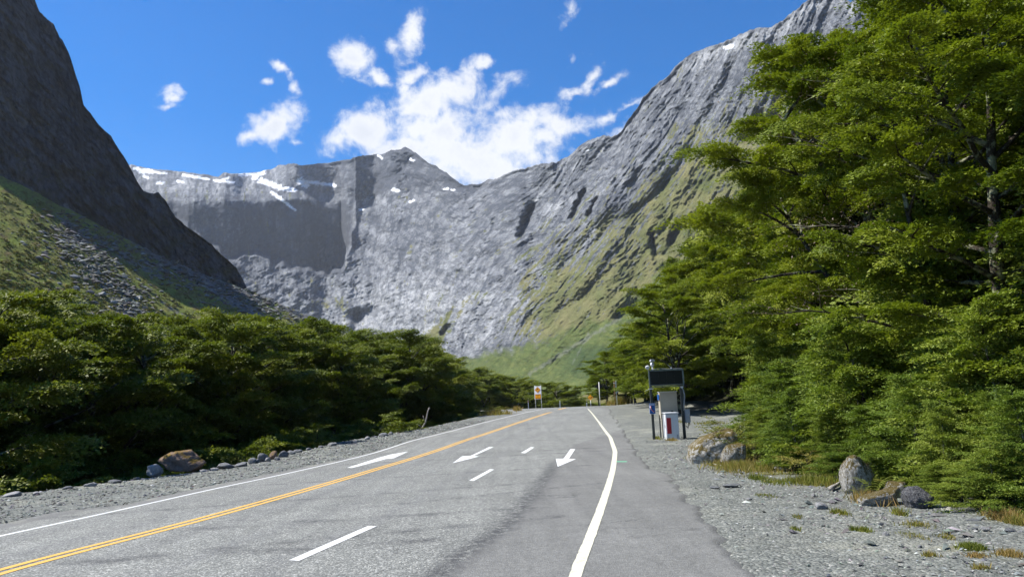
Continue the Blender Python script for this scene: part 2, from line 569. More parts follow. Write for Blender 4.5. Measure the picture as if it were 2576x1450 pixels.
def rock_material(name, base, dark, moss=None, mossmin=0.5, scale=1.6, pale=None):
    m, t, out = material(name)
    tc = t.add('ShaderNodeTexCoord')
    p = tc.outputs['Object']
    geo = t.add('ShaderNodeNewGeometry')
    n = t.noise(p, scale * 2, 8.0, 0.7)
    n2 = t.noise(p, scale * 12, 6.0, 0.7)
    c = t.ramp(n, [(0.3, dark), (0.65, base)])
    c = t.mix(1.0, c, t.ramp(n2, [(0.3, 0.7), (0.7, 1.2)]), 'MULTIPLY')
    if pale:
        c = t.mix(t.ramp(t.noise(p, scale * 5, 6.0, 0.7), [(0.5, 0.0), (0.58, 1.0)]), c, pale)
    if moss:
        nz = t.add('ShaderNodeSeparateXYZ', ins={0: geo.outputs['Normal']}).outputs[2]
        mm = t.math('MULTIPLY_ADD', nz, 0.16, t.noise(p, scale * 3.2, 8.0, 0.75))
        c = t.mix(t.ramp(mm, [(mossmin + 0.14, 0.0), (mossmin + 0.19, 1.0)]), c, moss)
    bsdf(t, out, c, 0.9, 0.2, bump=t.math('ADD', n, n2), bump_s=0.9, bump_d=0.04)
    return m


M_ground = ground_material()
M_asphalt = asphalt_material()
M_white = paint_mat('white_road_paint', (0.68, 0.69, 0.68), 0.25)
M_cream = paint_mat('cream_road_paint', (0.66, 0.64, 0.50), 0.45, 9.0)
M_yellow = paint_mat('yellow_road_paint', (0.70, 0.41, 0.085), 0.4)
M_green_paint = paint_mat('green_survey_paint', (0.15, 0.6, 0.35), 0.3)
M_leafA = leaf_material('beech_leaves', (0.066, 0.098, 0.012), (0.135, 0.176, 0.018), (0.21, 0.24, 0.026))
M_leafB = leaf_material('sapling_leaves', (0.058, 0.096, 0.016), (0.130, 0.185, 0.030), (0.20, 0.24, 0.04))
M_leafC = leaf_material('left_forest_leaves', (0.056, 0.076, 0.013), (0.118, 0.148, 0.022), (0.185, 0.205, 0.030))
M_leafY = leaf_material('shrub_leaves', (0.06, 0.085, 0.018), (0.14, 0.165, 0.03), (0.22, 0.19, 0.05))
M_scrub = leaf_material('talus_scrub', (0.06, 0.085, 0.014), (0.12, 0.15, 0.022), (0.15, 0.12, 0.035), 0.15)
M_dead = leaf_material('dry_twig_leaves', (0.08, 0.06, 0.045), (0.16, 0.12, 0.09), (0.24, 0.19, 0.13), 0.1)
M_grass = leaf_material('grass_blades', (0.06, 0.09, 0.015), (0.15, 0.17, 0.03), (0.30, 0.20, 0.08), 0.3)
M_bark = bark_material()
M_grey_rock = rock_material('grey_rock', (0.24, 0.25, 0.26), (0.10, 0.105, 0.11))
M_pale_rock = rock_material('pale_rock', (0.42, 0.42, 0.42), (0.24, 0.24, 0.24))
M_brown_rock = rock_material('brown_rock', (0.24, 0.17, 0.13), (0.10, 0.075, 0.06), (0.16, 0.105, 0.025), 0.47, 0.9)
M_moss_rock = rock_material('mossy_rock', (0.34, 0.33, 0.30), (0.13, 0.12, 0.105), (0.105, 0.080, 0.026), 0.40, 2.0, (0.46, 0.45, 0.42))
M_dark_rock = rock_material('dark_rock', (0.10, 0.10, 0.11), (0.04, 0.04, 0.045), None, 0.5, 2.0, (0.2, 0.2, 0.2))
M_wood = rock_material('weathered_wood', (0.48, 0.45, 0.40), (0.24, 0.21, 0.18), None, 0.5, 3.0)

# ------------------------------------------------------------------ ground shape
def zc(y):
    y = np.asarray(y, float)
    up = 1.95 * sst(22, 92, y)
    dn = 5.0 * sst(100, 190, y)
    return up - dn


def gz0(u, v):
    """point where the sight line through a measured position meets the plain road surface"""
    d = ray(u, v)
    t = np.linspace(0.002, 0.08, 12000)
    P = EYE + t[:, None] * d
    k = np.argmax(P[:, 2] <= zc(P[:, 1]))
    if k == 0:
        k = np.argmin(P[:7000, 2] - zc(P[:7000, 1]))
    return P[k, 0], P[k, 1]


def worldline(pts):
    q = [gz0(*p) for p in pts]
    q.sort(key=lambda a: a[1])
    return q


left_bank_px = [(0, 1245), (150, 1226), (330, 1206), (500, 1184), (640, 1158), (740, 1138), (860, 1110), (980, 1090), (1100, 1070), (1160, 1056), (1230, 1040)]
LB = worldline(left_bank_px)
ex = LB[0]
LB = [(-11.0, -40.0), (-12.9, 5.0)] + LB + [(-3.0, 88.0), (-2.0, 110.0), (-14.0, 150.0), (-40.0, 200.0)]
LB = [p for i, p in enumerate(LB) if i == 0 or p[1] > LB[i - 1][1] + 0.01]
xE = poly([(p[1], p[0]) for p in LB])
RF = worldline([(2540, 1300), (2340, 1262), (2130, 1225), (2010, 1190), (1900, 1170)]) + [(6.4, 26.0), (8.2, 30.0), (12.0, 36.0), (15.5, 44.0), (18.0, 60.0), (16.0, 80.0), (13.0, 100.0), (20.0, 160.0)]
RF = [(8.2, -40.0), (7.3, 3.0)] + RF
RF = [p for i, p in enumerate(RF) if i == 0 or p[1] > RF[i - 1][1] + 0.01]
xF = poly([(p[1], p[0]) for p in RF])


def gz(x, y):
    x = np.asarray(x, float); y = np.asarray(y, float)
    z = zc(y)
    dl = xE(y) - x
    far = sst(300, 140, y)
    z = z - 3.6 * sst(-0.2, 4.5, dl) * far
    dr = x - xF(y)
    h = 0.40 * np.clip(dr - 1.5, 0, 70) * sst(1.0, 6.0, dr)
    z = z + h
    z = z + 0.05 * perlin(x * 0.35, y * 0.35, 0, 5) * sst(-1.0, 1.5, dr) * 3
    return z


def G(u, v):
    x, y = gz0(u, v)
    return np.array([x, y, float(gz(x, y))])


def PT(u, v, y):
    """point on the sight line at forward distance y"""
    d = ray(u, v)
    return EYE + d * (y / d[1])


# asphalt outline and seal joints
RL = worldline([(0, 1316), (146, 1287), (292, 1272), (474, 1232), (693, 1188), (939, 1136), (1031, 1106), (1207, 1062), (1300, 1040)])
RL = [(-8.2, -30.0), (-9.3, 5.0)] + RL + [(-4.2, 88.0), (-3.6, 100.0), (-6.5, 130.0), (-12.0, 150.0)]
RL = [p for i, p in enumerate(RL) if i == 0 or p[1] > RL[i - 1][1] + 0.01]
RR = worldline([(1880, 1450), (1830, 1380), (1800, 1320), (1760, 1275), (1715, 1240), (1690, 1200), (1645, 1180), (1610, 1150), (1585, 1110), (1568, 1080), (1552, 1055), (1535, 1040)])
RR = [(6.0, -30.0), (3.6, 2.0)] + RR + [(8.5, 70.0), (9.0, 90.0), (8.0, 110.0), (4.0, 135.0), (-1.0, 150.0)]
RR = [p for i, p in enumerate(RR) if i == 0 or p[1] > RR[i - 1][1] + 0.01]
xL = poly([(p[1], p[0]) for p in RL]); xR = poly([(p[1], p[0]) for p in RR])
YC = worldline([(0, 1437), (467, 1318), (738, 1242), (953, 1178), (1168, 1108), (1285, 1069), (1386, 1036)])
YC = [(-5.5, -30.0)] + YC + [(1.2, 92.0), (0.6, 110.0), (-3.0, 130.0)]
YC = [p for i, p in enumerate(YC) if i == 0 or p[1] > YC[i - 1][1] + 0.01]
xY = poly([(p[1], p[0]) for p in YC])
SS = worldline([(1121, 1450), (1213, 1372), (1282, 1331), (1328, 1276), (1384, 1197), (1402, 1165), (1443, 1119)])
SS = [(-1.6, -30.0)] + SS + [(8.0, 50.0)]
xS = poly([(p[1], p[0]) for p in SS])

# ground sheet
gx = np.concatenate([-np.geomspace(3500, 31, 60), np.arange(-30, 26, 0.4), np.geomspace(26.5, 3500, 60)])
gy = np.concatenate([-np.geomspace(1500, 31, 20), np.arange(-30, 6, 1.5), np.arange(6, 60, 0.35), np.arange(60, 130, 0.8), np.geomspace(131, 5000, 60)])
X, Y = np.meshgrid(gx, gy)
Z = gz(X, Y)
far_h = sst(60, 600, np.hypot(X, Y))
onroad = sst(-0.5, 0.1, X - xL(Y) - 0.15) * sst(-0.5, 0.1, xR(Y) - X - 0.15) * (Y < 149)
rough = 0.035 * fbm(X * 1.1, Y * 1.1, 0, 4, 11) * (1 - onroad)
Z = Z + rough - 0.05 * onroad
# low rubble heaps on the far lay-by
for (cx, cy, rr, hh) in ((16.0, 70.0, 2.5, 0.5), (15.0, 84.0, 2.5, 0.4)):
    Z = Z + hh * np.exp(-((X - cx) ** 2 + (Y - cy) ** 2) / rr ** 2)
gravel = sst(-1.2, 0.4, X - xE(Y)) * sst(1.2, -0.6, X - xF(Y) + 0.8 * fbm(X * .3, Y * .3, 0, 3, 2)) * sst(140, 120, Y)
dR = xF(Y) - X
UU, VV = pix(np.stack([X, Y, Z], -1).reshape(-1, 3))
UU = UU.reshape(X.shape); VV = VV.reshape(X.shape)
grassy = np.zeros_like(X)
for (u, v, ru, rv, s) in ((1880, 1178, 110, 24, 1.0), (1990, 1222, 50, 14, .7), (2190, 1300, 40, 12, .65), (1800, 1150, 60, 14, .8), (2290, 1335, 60, 14, .6), (2180, 1258, 60, 16, .9),
                          (2440, 1378, 60, 12, .95), (2530, 1310, 60, 22, .9), (2530, 1400, 60, 18, .6), (2300, 1380, 60, 14, .45), (1640, 1104, 20, 6, .7), (1550, 1016, 30, 6, 1.0), (1700, 1060, 200, 6, .5), (1790, 1040, 60, 8, .8)):
    x, y = gz0(u, v)
    x2, _ = gz0(u + ru, v); _, y2 = gz0(u, v - rv)
    grassy = np.maximum(grassy, s * np.exp(-((X - x) / (abs(x2 - x) + .1)) ** 2 - ((Y - y) / (abs(y2 - y) + .1)) ** 2))
grassy = np.maximum(grassy, 0.9 * sst(2.2, 0.3, np.abs(X - xE(Y) + 1.0)) * (Y > 56) * (Y < 130))
grassy = np.maximum(grassy, 0.9 * sst(125, 180, Y))
me = make_mesh('ground', np.stack([X, Y, Z], -1).reshape(-1, 3), gridfaces(len(gy), len(gx)), M_ground, True,
               attrs={'gravel': gravel.ravel(), 'grassy': grassy.ravel()})
ground = link('ground', me); ground['kind'] = 'structure'

# road sheet with a broken edge on the lay-by side
ry = np.concatenate([np.arange(-30, 4, 1.0), np.arange(4, 60, 0.3), np.arange(60, 150, 0.7)])
nc = 150
tt = np.linspace(0, 1, nc)
jag = 0.15 * fbm(ry * .45, ry * 0 + 3.3, 0, 4, 21, .65) + 0.05 * np.random.default_rng(8).normal(size=len(ry))
jagl = 0.12 * fbm(ry * 0.8, ry * 0 + 9.3, 0, 3, 25)
xl, xr = xL(ry) + jagl, xR(ry) + jag
RX = xl[:, None] * (1 - tt) + xr[:, None] * tt
RY = np.repeat(ry[:, None], nc, 1)
RZ = zc(RY) + 0.012
RZ[:, 0] -= 0.05; RZ[:, -1] -= 0.055
RX[:, -1] += 0.01
lat = RX - xY(RY)
smo = sst(-0.18, 0.18, RX - xS(RY))
smo = np.maximum(smo, sst(0.9, 0.3, RX - xL(RY)) * 0.9)
tar = 0.9 * np.exp(-((RX - xS(RY) + .1) / 0.20) ** 2) * sst(0, 7, RY) * sst(30, 22, RY)
# rubber marks sweeping across the turning area
for (a, b, c, d_, s) in ((-8.0, 9.6, -1.2, 10.6, .9), (-9.0, 15.0, 0.5, 18.4, .8), (-7.5, 20.5, 2.0, 23.2, .8), (-6.0, 12.5, 1.0, 13.8, .8), (-5.0, 10.2, 0.6, 12.4, .8), (-7.0, 27.5, 5.5, 30.0, .9), (-7.0, 30.0, 5.0, 31.6, .75), (-2.0, 38.0, 6.0, 37.0, .7), (-3, 14.6, 1.8, 17.6, .7)):
    tar = np.maximum(tar, s * np.exp(-(segdist(RX, RY, a, b, c, d_) / 0.10) ** 2))
dusty = sst(-0.2, 1.2, RX - xS(RY) - 3.0) + sst(1.5, 0, RX - xL(RY))
me = make_mesh('road', np.stack([RX, RY, RZ], -1).reshape(-1, 3), gridfaces(len(ry), nc), M_asphalt, True,
               attrs={'smooth_seal': smo.ravel(), 'lat': lat.ravel(), 'tar': np.clip(tar, 0, 1).ravel(), 'dusty': np.clip(dusty, 0, 1).ravel()})
road = link('road', me); road['kind'] = 'structure'


def road_z(y, k=1):
    return zc(y) + 0.012 + 0.005 * k


def strip(name, pts_l, mat, width=None, pts_r=None, jitter=0.0, step=0.35, label=None, zo=1):
    """painted line draped on the road; pts are world (x,y) sorted by y"""
    fl = poly([(p[1], p[0]) for p in pts_l])
    ys = np.arange(pts_l[0][1], pts_l[-1][1], step)
    a = fl(ys)
    if pts_r is not None:
        b = poly([(p[1], p[0]) for p in pts_r])(ys)
    else:
        a, b = a - width / 2, a + width / 2
    hw = int(2.2 / step); k = np.hanning(2 * hw + 3)[1:-1]; k /= k.sum()
    pad = lambda q: np.convolve(np.pad(q, hw, mode='reflect', reflect_type='odd'), k, 'valid')
    if len(ys) > 2 * hw + 2:
        a, b = pad(a), pad(b)
    if jitter:
        a = a + jitter * perlin(ys * 9, ys * 0 + .5, 0, 31) + jitter * perlin(ys * 2.3, ys * 0 + .5, 0, 32)
        b = b + jitter * perlin(ys * 9, ys * 0 + .5, 0, 33)
    V = np.concatenate([np.stack([a, ys, road_z(ys, zo)], 1), np.stack([b, ys, road_z(ys, zo)], 1)])
    n = len(ys)
    f = np.array([[i, n + i, n + i + 1, i + 1] for i in range(n - 1)])
    o = link(name, make_mesh(name, V, f, mat), road)
    if label:
        o['label'] = label
    return o


def drape(name, px, mat, label=None, parent=road):
    q = [gz0(*p) for p in px]
    bm = bmesh.new()
    vs = [bm.verts.new((x, y, 0)) for x, y in q]
    bm.faces.new(vs)
    bmesh.ops.triangulate(bm, faces=bm.faces[:])
    bmesh.ops.subdivide_edges(bm, edges=bm.edges[:], cuts=5, use_grid_fill=True)
    for v in bm.verts:
        v.co.z = float(road_z(v.co.y))
    bmesh.ops.recalc_face_normals(bm, faces=bm.faces[:])
    me = bpy.data.meshes.new(name); bm.to_mesh(me); bm.free()
    if me.polygons[0].normal.z < 0:
        me.flip_normals()
    me.materials.append(mat)
    o = link(name, me, parent)
    if label:
        o['label'] = label
    return o


for off in (-0.105, 0.105):
    strip('yellow_centre_line', [(p[0] + off, p[1]) for p in YC[:-3]], M_yellow, 0.115, label='one of the twin yellow no-passing lines')
WL = worldline([(0, 1349), (255, 1294), (547, 1228), (766, 1181), (939, 1140), (1031, 1109.5), (1207, 1065), (1324, 1037), (1371, 1028)])
WL = [(-7.5, -30.0), (WL[0][0] - 0.25 * (WL[0][0] + 7.5) * 0, WL[0][1] - 8)] + WL
WL[1] = (WL[2][0] - 0.3, WL[2][1] - 8)
strip('white_edge_line', WL, M_white, 0.11, label='thin white line along the river side of the road')
cl = worldline([(1429, 1450), (1462, 1376), (1492, 1303), (1518, 1235), (1535, 1182), (1542, 1135), (1531, 1100), (1503.6, 1061), (1490, 1042), (1477.5, 1028)])
cr_ = worldline([(1461, 1450), (1490, 1376), (1515, 1303), (1536, 1235), (1549, 1182), (1553.5, 1135), (1540, 1100), (1509, 1061), (1493.5, 1042), (1480.5, 1028)])
cl = [(cl[0][0] - 1.2, cl[0][1] - 9)] + cl; cr_ = [(cr_[0][0] - 1.2, cr_[0][1] - 9)] + cr_
strip('cream_edge_line', cl, M_cream, pts_r=cr_, jitter=0.007, step=0.12, label='broad hand-painted cream edge line curving along the lay-by')
drape('lane_dash', [(727, 1411), (752, 1413), (948, 1325), (926, 1324)], M_white, 'nearest long white lane dash')
drape('lane_dash', [(1180, 1209), (1192, 1210), (1243, 1181), (1233, 1180)], M_white)
drape('lane_dash', [(1310, 1139), (1321, 1140), (1344, 1125), (1336, 1124)], M_white)
drape('lane_arrow', [(1138, 1165), (1162, 1147.5), (1183, 1146.6), (1231, 1123.6), (1241.5, 1124), (1191, 1146.8), (1205.5, 1147.8)], M_white, 'white arrow in the middle lane pointing back at the viewer')
drape('lane_arrow', [(1403, 1174), (1398, 1153.6), (1417.6, 1153.6), (1435, 1129), (1447, 1129.4), (1431, 1153.9), (1449, 1154.4)], M_white, 'worn white arrow in the right lane pointing back at the viewer')
drape('lane_arrow', [(873, 1176.3), (885, 1177.2), (972, 1154), (990, 1152.7), (1027, 1135.5), (982, 1143), (950, 1151.8), (962, 1152.3)], M_white, 'white arrow in the left lane pointing up the valley')
drape('worn_dash', [(1402, 1029.6), (1407, 1029.8), (1426, 1025.8), (1421, 1025.5)], M_yellow)
drape('green_mark', [(1549, 1160.5), (1577, 1160.5), (1577, 1162), (1549, 1162)], M_green_paint, 'short green survey mark')
# crest reflector strip of pale chip beyond the brow comes from the sheet itself

# ------------------------------------------------------------------ mountains
def grid_normals(P):
    du = np.gradient(P, axis=1); dv = np.gradient(P, axis=0)
    n = np.cross(du, dv); n /= np.linalg.norm(n, axis=-1)[..., None] + 1e-12
    n[n[..., 2] < 0] *= -1
    return n


def relief(us, sky_fn, base_fn, nrow, r0_fn, sigma_fn, jag, smooth_cols=21):
    """surface grown upward from the foot r0 with local slope angle sigma, along the sight directions"""
    U = np.repeat(us[None], nrow, 0)
    top = sky_fn(us) + jag
    base = base_fn(us)
    s = np.linspace(0, 1, nrow)[:, None]
    V = base[None] * (1 - s) + sky_fn(us)[None] * s + jag[None] * s ** 7
    AZ, EL = azel(U, V)
    SG = sigma_fn(U, V)
    te = np.tan(EL)
    den = np.maximum(np.tan(SG) - te, 0.10)
    dl = np.zeros_like(EL)
    dl[1:] = (np.diff(te, axis=0)) / (0.5 * (den[1:] + den[:-1]))
    lr = np.cumsum(dl, 0)
    kk = np.hanning(smooth_cols + 2)[1:-1]; kk /= kk.sum()
    hw = smooth_cols // 2
    lr = np.apply_along_axis(lambda m: np.convolve(np.pad(m, hw, mode='edge'), kk, 'valid'), 1, lr)
    R = r0_fn(us)[None] * np.exp(lr)
    return U, V, AZ, EL, R


def place(AZ, EL, R):
    return np.stack([R * np.sin(AZ), R * np.cos(AZ), EYE[2] + R * np.tan(EL)], -1)


# --- the head of the valley and the long right-hand wall, one massif
sky_pts = [(-200, 1080), (180, 1000), (260, 640), (300, 430), (330, 414), (345, 419), (400, 426), (470, 433), (548, 444), (563, 434), (600, 437), (650, 432), (690, 423), (710, 414), (740, 411), (756, 417), (830, 409), (870, 402), (905, 393), (955, 387),
           (975, 379), (1000, 375), (1022, 371), (1040, 379), (1055, 390), (1085, 412), (1110, 428), (1140, 446), (1171, 467), (1185, 466), (1220, 456), (1270, 438), (1320, 423), (1370, 410), (1400, 408),
           (1430, 395), (1450, 374), (1475, 356), (1500, 345), (1520, 337), (1535, 340), (1552, 342), (1565, 325), (1590, 290), (1618, 245), (1640, 222), (1672, 200), (1700, 163), (1735, 138), (1770, 122),
           (1830, 100), (1880, 78), (1935, 66), (1970, 52), (1992, 30), (2020, 8), (2060, -15), (2110, -12), (2140, 5), (2162, -5), (2250, -60), (2400, -110), (2576, -140), (3200, -160)]
us = np.concatenate([np.arange(-150, 300, 12.0), np.arange(300, 2200, 2.5), np.arange(2200, 3100, 9.0)])
base_fn = poly([(-200, 1160), (0, 1110), (1288, 1042), (3100, 960)])
r0 = poly([(-200, 1500), (330, 1420), (480, 1400), (600, 1430), (760, 1430), (850, 1420), (900, 1390), (980, 1260), (1130, 1000), (1300, 850), (1500, 720), (1700, 640), (2000, 560), (2300, 520), (3100, 420)])
HEADWALL = [(430, 508), (480, 512), (560, 512), (640, 515), (740, 502), (800, 520), (845, 515), (866, 500), (885, 520), (890, 570), (872, 640), (860, 690), (800, 692), (740, 682), (690, 668), (640, 640), (575, 652), (500, 600), (450, 560)]


def sigma_far(U, V):
    n = fbm(U / 60, V / 60, 0, 4, 41)
    uw, vw = U + 14 * perlin(U / 40, V / 40, 0, 5), V + 12 * perlin(U / 30, V / 30, 0, 6)
    sky = poly(sky_pts)(U)
    S = 40 + 0 * U
    S = np.where(U < 900, np.where(V < 505, 27.0, 40.0), S)
    S = S + (56 - S) * sst(0, 40, 500 - V) * sst(690, 760, U) * sst(1200, 1120, U)
    S = S + (52 - 40) * sst(1200, 1650, U) * sst(860, 560, V)
    S = S + 6 * sst(1650, 1950, U)
    S = S - 16 * sst(900, 990, V)
    S = S + 4 * n
    wall = blur(inpoly(uw, vw, HEADWALL).astype(float), 5)
    S = S + (88.5 - S) * wall
    notch = inpoly(uw, vw, [(860, 455), (930, 440), (945, 500), (900, 512), (868, 500)])
    S = np.where(notch, 80, S)
    for q in ([(1335, 425), (1400, 408), (1385, 470), (1345, 480)],):
        S = np.where(inpoly(uw, vw, q), 78, S)
    return np.radians(np.clip(S, 20, 88.5))


def streak_coord(U, V):
    t = np.interp(U, [800, 1100, 1350, 1700, 2100], [0.0, 0.35, 0.8, 0.75, 0.55])
    return U + t * (V - 800)


jag = 4.2 * fbm(us / 26, us * 0 + .4, 0, 4, 51, 0.62) * np.where((us > 880) | ((us > 690) & (us < 760)), 1.0, 0.45)
NR = 350
U, V, AZ, EL, R = relief(us, poly(sky_pts), base_fn, NR, r0, sigma_far, jag)
A = streak_coord(U, V) + 10 * perlin(U / 90, V / 90, 0, 8)
_w = blur(inpoly(U + 12 * perlin(U / 34, V / 34, 0, 5), V + 14 * perlin(U / 28, V / 28, 0, 6), HEADWALL).astype(float), 3)
_f = sst(0, 9, np.cumsum(_w, 0))
R = R * np.exp(_f * np.interp(U, [440, 500, 600, 760, 858, 884, 900], [0, .015, .055, .15, .205, .08, 0.0]))
edge_fade = sst(0, 0.03, np.linspace(0, 1, NR))[:, None] * sst(1.0, 0.985, np.linspace(0, 1, NR))[:, None]
wallm = blur(inpoly(U, V, HEADWALL).astype(float), 9)
right = sst(1150, 1500, U)
d = 0.024 * (ridged(A / 150, V / 300, 0, 2, 61) - .8) * (1 - .8 * wallm) * (0.35 + 0.65 * right)
d += 0.0050 * (ridged(A / 50, V / 160, 0, 2, 64) - .8)
d += 0.011 * (ridged(A / 95, V / 420, 0, 2, 62) - .8) * right
d += 0.009 * fbm((U + V * .6) / 70, (V - U * .5) / 38, 0, 2, 65) * (1 - right)
wx_ = lambda a, b: a + 22 * fbm(a / 40, b / 40, 0, 3, 78)
slab = sst(560, 680, V) * sst(1250, 1050, U)
Ws = U * 0.35 + V
d += 0.004 * ridged(wx_(U, V) / 60 + V / 90, Ws / 24, 0, 3, 71) * (1 - right) * (0.4 + 0.6 * slab)
wx = U + 7 * fbm(U / 17, V / 17, 0, 2, 68)
wy = V + 7 * fbm(U / 17, V / 17, 0, 2, 69)
Aw = streak_coord(wx, wy)
d += 0.0017 * fbm(Aw / 17, wy / 24, 0, 4, 67, 0.7)
d += 0.0020 * np.abs(fbm(Aw / 9, wy / 14, 0, 3, 70, 0.7)) - .0016 * np.abs(fbm(wx / 13, wy / 6, 0, 3, 73, .6)) * (1 - right)
d += 0.0024 * fbm(Aw / 5.4, wy / 7.5, 0, 2, 72)
blk = ridged(A / 24, V / 30, 0, 2, 93)
d -= 0.005 * sst(0.9, 1.35, blk) * right
# deep clefts in the right wall
for (x0, y0, x1, y1, wd, dp) in ((1470, 480, 1440, 545, 7, .05), (1340, 520, 1310, 590, 9, .05), (1710, 570, 1690, 610, 11, .06), (1640, 590, 1650, 640, 8, .05),
                                 (1915, 300, 1880, 350, 16, .05), (1840, 520, 1800, 560, 12, .04), (1620, 760, 1560, 800, 14, .05), (1780, 620, 1740, 640, 8, .04),
                                 (1115, 840, 1130, 820, 7, .03), (930, 790, 900, 800, 16, .03), (1500, 500, 1480, 540, 6, .04), (1965, 250, 1950, 290, 14, .04)):
    dd = segdist(U + 5 * perlin(U / 12, V / 12, 0, 3), V, x0, y0, x1, y1)
    d += dp * np.exp(-(dd / wd) ** 2)
scrubl = poly([(600, 1000), (1000, 900), (1110, 905), (1150, 908), (1230, 885), (1300, 872), (1380, 852), (1440, 822), (1500, 805), (1560, 790), (1640, 700), (1760, 640), (1900, 560)])(U)
d += 0.0035 * fbm(A / 9, V / 90, 0, 3, 66) * right
d += .006 * ridged(U / 26, V / 260, 0, 2, 331) * wallm
d *= (1 - 0.62 * wallm) * (1 - .25 * right) * (1 - .55 * sst(-60, 30, V - scrubl))
R2 = R * np.exp(d * edge_fade)
P = place(AZ, EL, R2)
N = grid_normals(P)
# colours of the zones
fine = fbm(A / 7, V / 9, 0, 3, 81, .7)
stk = fbm(A / 10, V / 75, 0, 4, 83)
pale = np.clip(0.5 + 0.5 * fbm(U / 90, V / 60, 0, 3, 85), 0, 1)
rock = np.zeros(P.shape)
dark_c, mid_c, light_c = np.array([.07, .077, .092]), np.array([.175, .184, .20]), np.array([.335, .342, .355])
lightness = 0.40 + 0.34 * pale + 0.20 * stk + 0.12 * fine
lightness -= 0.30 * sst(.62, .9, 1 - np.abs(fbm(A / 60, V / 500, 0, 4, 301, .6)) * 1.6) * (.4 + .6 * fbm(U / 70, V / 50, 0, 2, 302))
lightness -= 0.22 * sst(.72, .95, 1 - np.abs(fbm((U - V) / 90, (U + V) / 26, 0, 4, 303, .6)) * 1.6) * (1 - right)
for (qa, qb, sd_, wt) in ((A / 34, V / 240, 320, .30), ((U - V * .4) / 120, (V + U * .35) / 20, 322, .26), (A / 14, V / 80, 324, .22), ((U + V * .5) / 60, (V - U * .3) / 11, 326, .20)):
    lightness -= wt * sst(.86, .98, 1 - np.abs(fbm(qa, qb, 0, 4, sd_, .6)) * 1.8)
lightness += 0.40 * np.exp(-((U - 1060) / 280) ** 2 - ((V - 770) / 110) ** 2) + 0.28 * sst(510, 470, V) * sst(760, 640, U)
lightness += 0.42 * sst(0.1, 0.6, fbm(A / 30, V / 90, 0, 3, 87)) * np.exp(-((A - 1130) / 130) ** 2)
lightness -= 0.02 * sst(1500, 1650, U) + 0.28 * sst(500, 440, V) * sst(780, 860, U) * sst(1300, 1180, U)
lightness -= (0.42 + .16 * fbm(U / 11, V / 150, 0, 3, 330)) * wallm  # headwall shade painted in as darker rock, along with streaked stains
lightness -= 0.34 * sst(0.75, 1.25, ridged(Aw / 19, wy / 26, 0, 3, 76)) * (1 - .5 * wallm)  # shade in the cracks painted as darker rock
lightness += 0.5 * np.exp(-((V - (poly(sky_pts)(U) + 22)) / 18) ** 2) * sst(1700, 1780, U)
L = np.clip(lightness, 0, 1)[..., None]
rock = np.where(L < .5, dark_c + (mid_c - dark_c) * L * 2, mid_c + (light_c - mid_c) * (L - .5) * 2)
# tussock and scrub
g = -0.75 + 0 * U
hgt = (V - poly(sky_pts)(U))
g = g + 1.15 * sst(1180, 1420, U) * sst(60, 330, hgt) + 0.35 * sst(1500, 1700, U) * sst(150, 420, hgt)
g = g + 0.55 * sst(1250, 1500, U) * sst(640, 800, V)
gband = blur(inpoly(U + 6 * perlin(U / 15, V / 15, 0, 2), V, [(1050, 875), (1130, 910), (1112, 862), (1165, 800), (1235, 735), (1195, 728), (1115, 790)]).astype(float), 5)
g = g + 1.3 * gband + 0.5 * np.exp(-((A - 1085) / 40) ** 2) * sst(680, 760, V) * sst(760, 900, U) + 0.75 * np.exp(-((U - 835) / 60) ** 2 - ((V - 765) / 22) ** 2)
g = g - 0.7 * np.exp(-((A - 1165) / 45) ** 2) * sst(1400, 1200, U) * sst(640, 700, V)
g = g + 0.95 * stk + 0.5 * fine + 0.5 * (N[..., 2] - 0.62)
gm = sst(-0.08, 0.22, g)[..., None]
mixg = np.clip(0.5 + 0.6 * fbm(U / 50, V / 40, 0, 3, 91), 0, 1)[..., None]
tuss = np.array([.165, .155, .070]) * (1 - mixg) + np.array([.085, .100, .034]) * mixg
col = rock * (1 - gm) + tuss * gm
scrubline = poly([(600, 1000), (1000, 900), (1110, 905), (1150, 908), (1230, 885), (1300, 872), (1380, 852), (1440, 822), (1500, 805), (1560, 790), (1640, 700), (1760, 640), (1900, 560)])(U)
sm_ = sst(-8, 14, V - scrubline + 16 * fbm(U / 22, V / 18, 0, 3, 95))[..., None]
scr = np.array([.088, .112, .034]) + np.array([.035, .03, .01]) * np.clip(fbm(U / 16, V / 8, 0, 3, 97), -1, 1)[..., None]
scr = scr + (np.array([.028, .055, .022]) - scr) * (.6 * sst(1390, 1450, U) * sst(960, 930, V) * sst(860, 880, V))[..., None]  # cloud shadow on the fan painted in as darker green
col = col * (1 - sm_) + scr * sm_
shing = np.exp(-(segdist(U + 8 * perlin(U / 20, V / 20, 0, 9), V, 1330, 940, 1560, 800) / 6) ** 2) + .8 * np.exp(-(segdist(U, V, 1480, 840, 1440, 915) / 4) ** 2)
shm = (sst(.45, .9, shing + .6 * fbm(U / 14, V / 9, 0, 3, 98)))[..., None]
shm = shm * .35
col = col * (1 - shm) + np.array([.20, .20, .20]) * shm
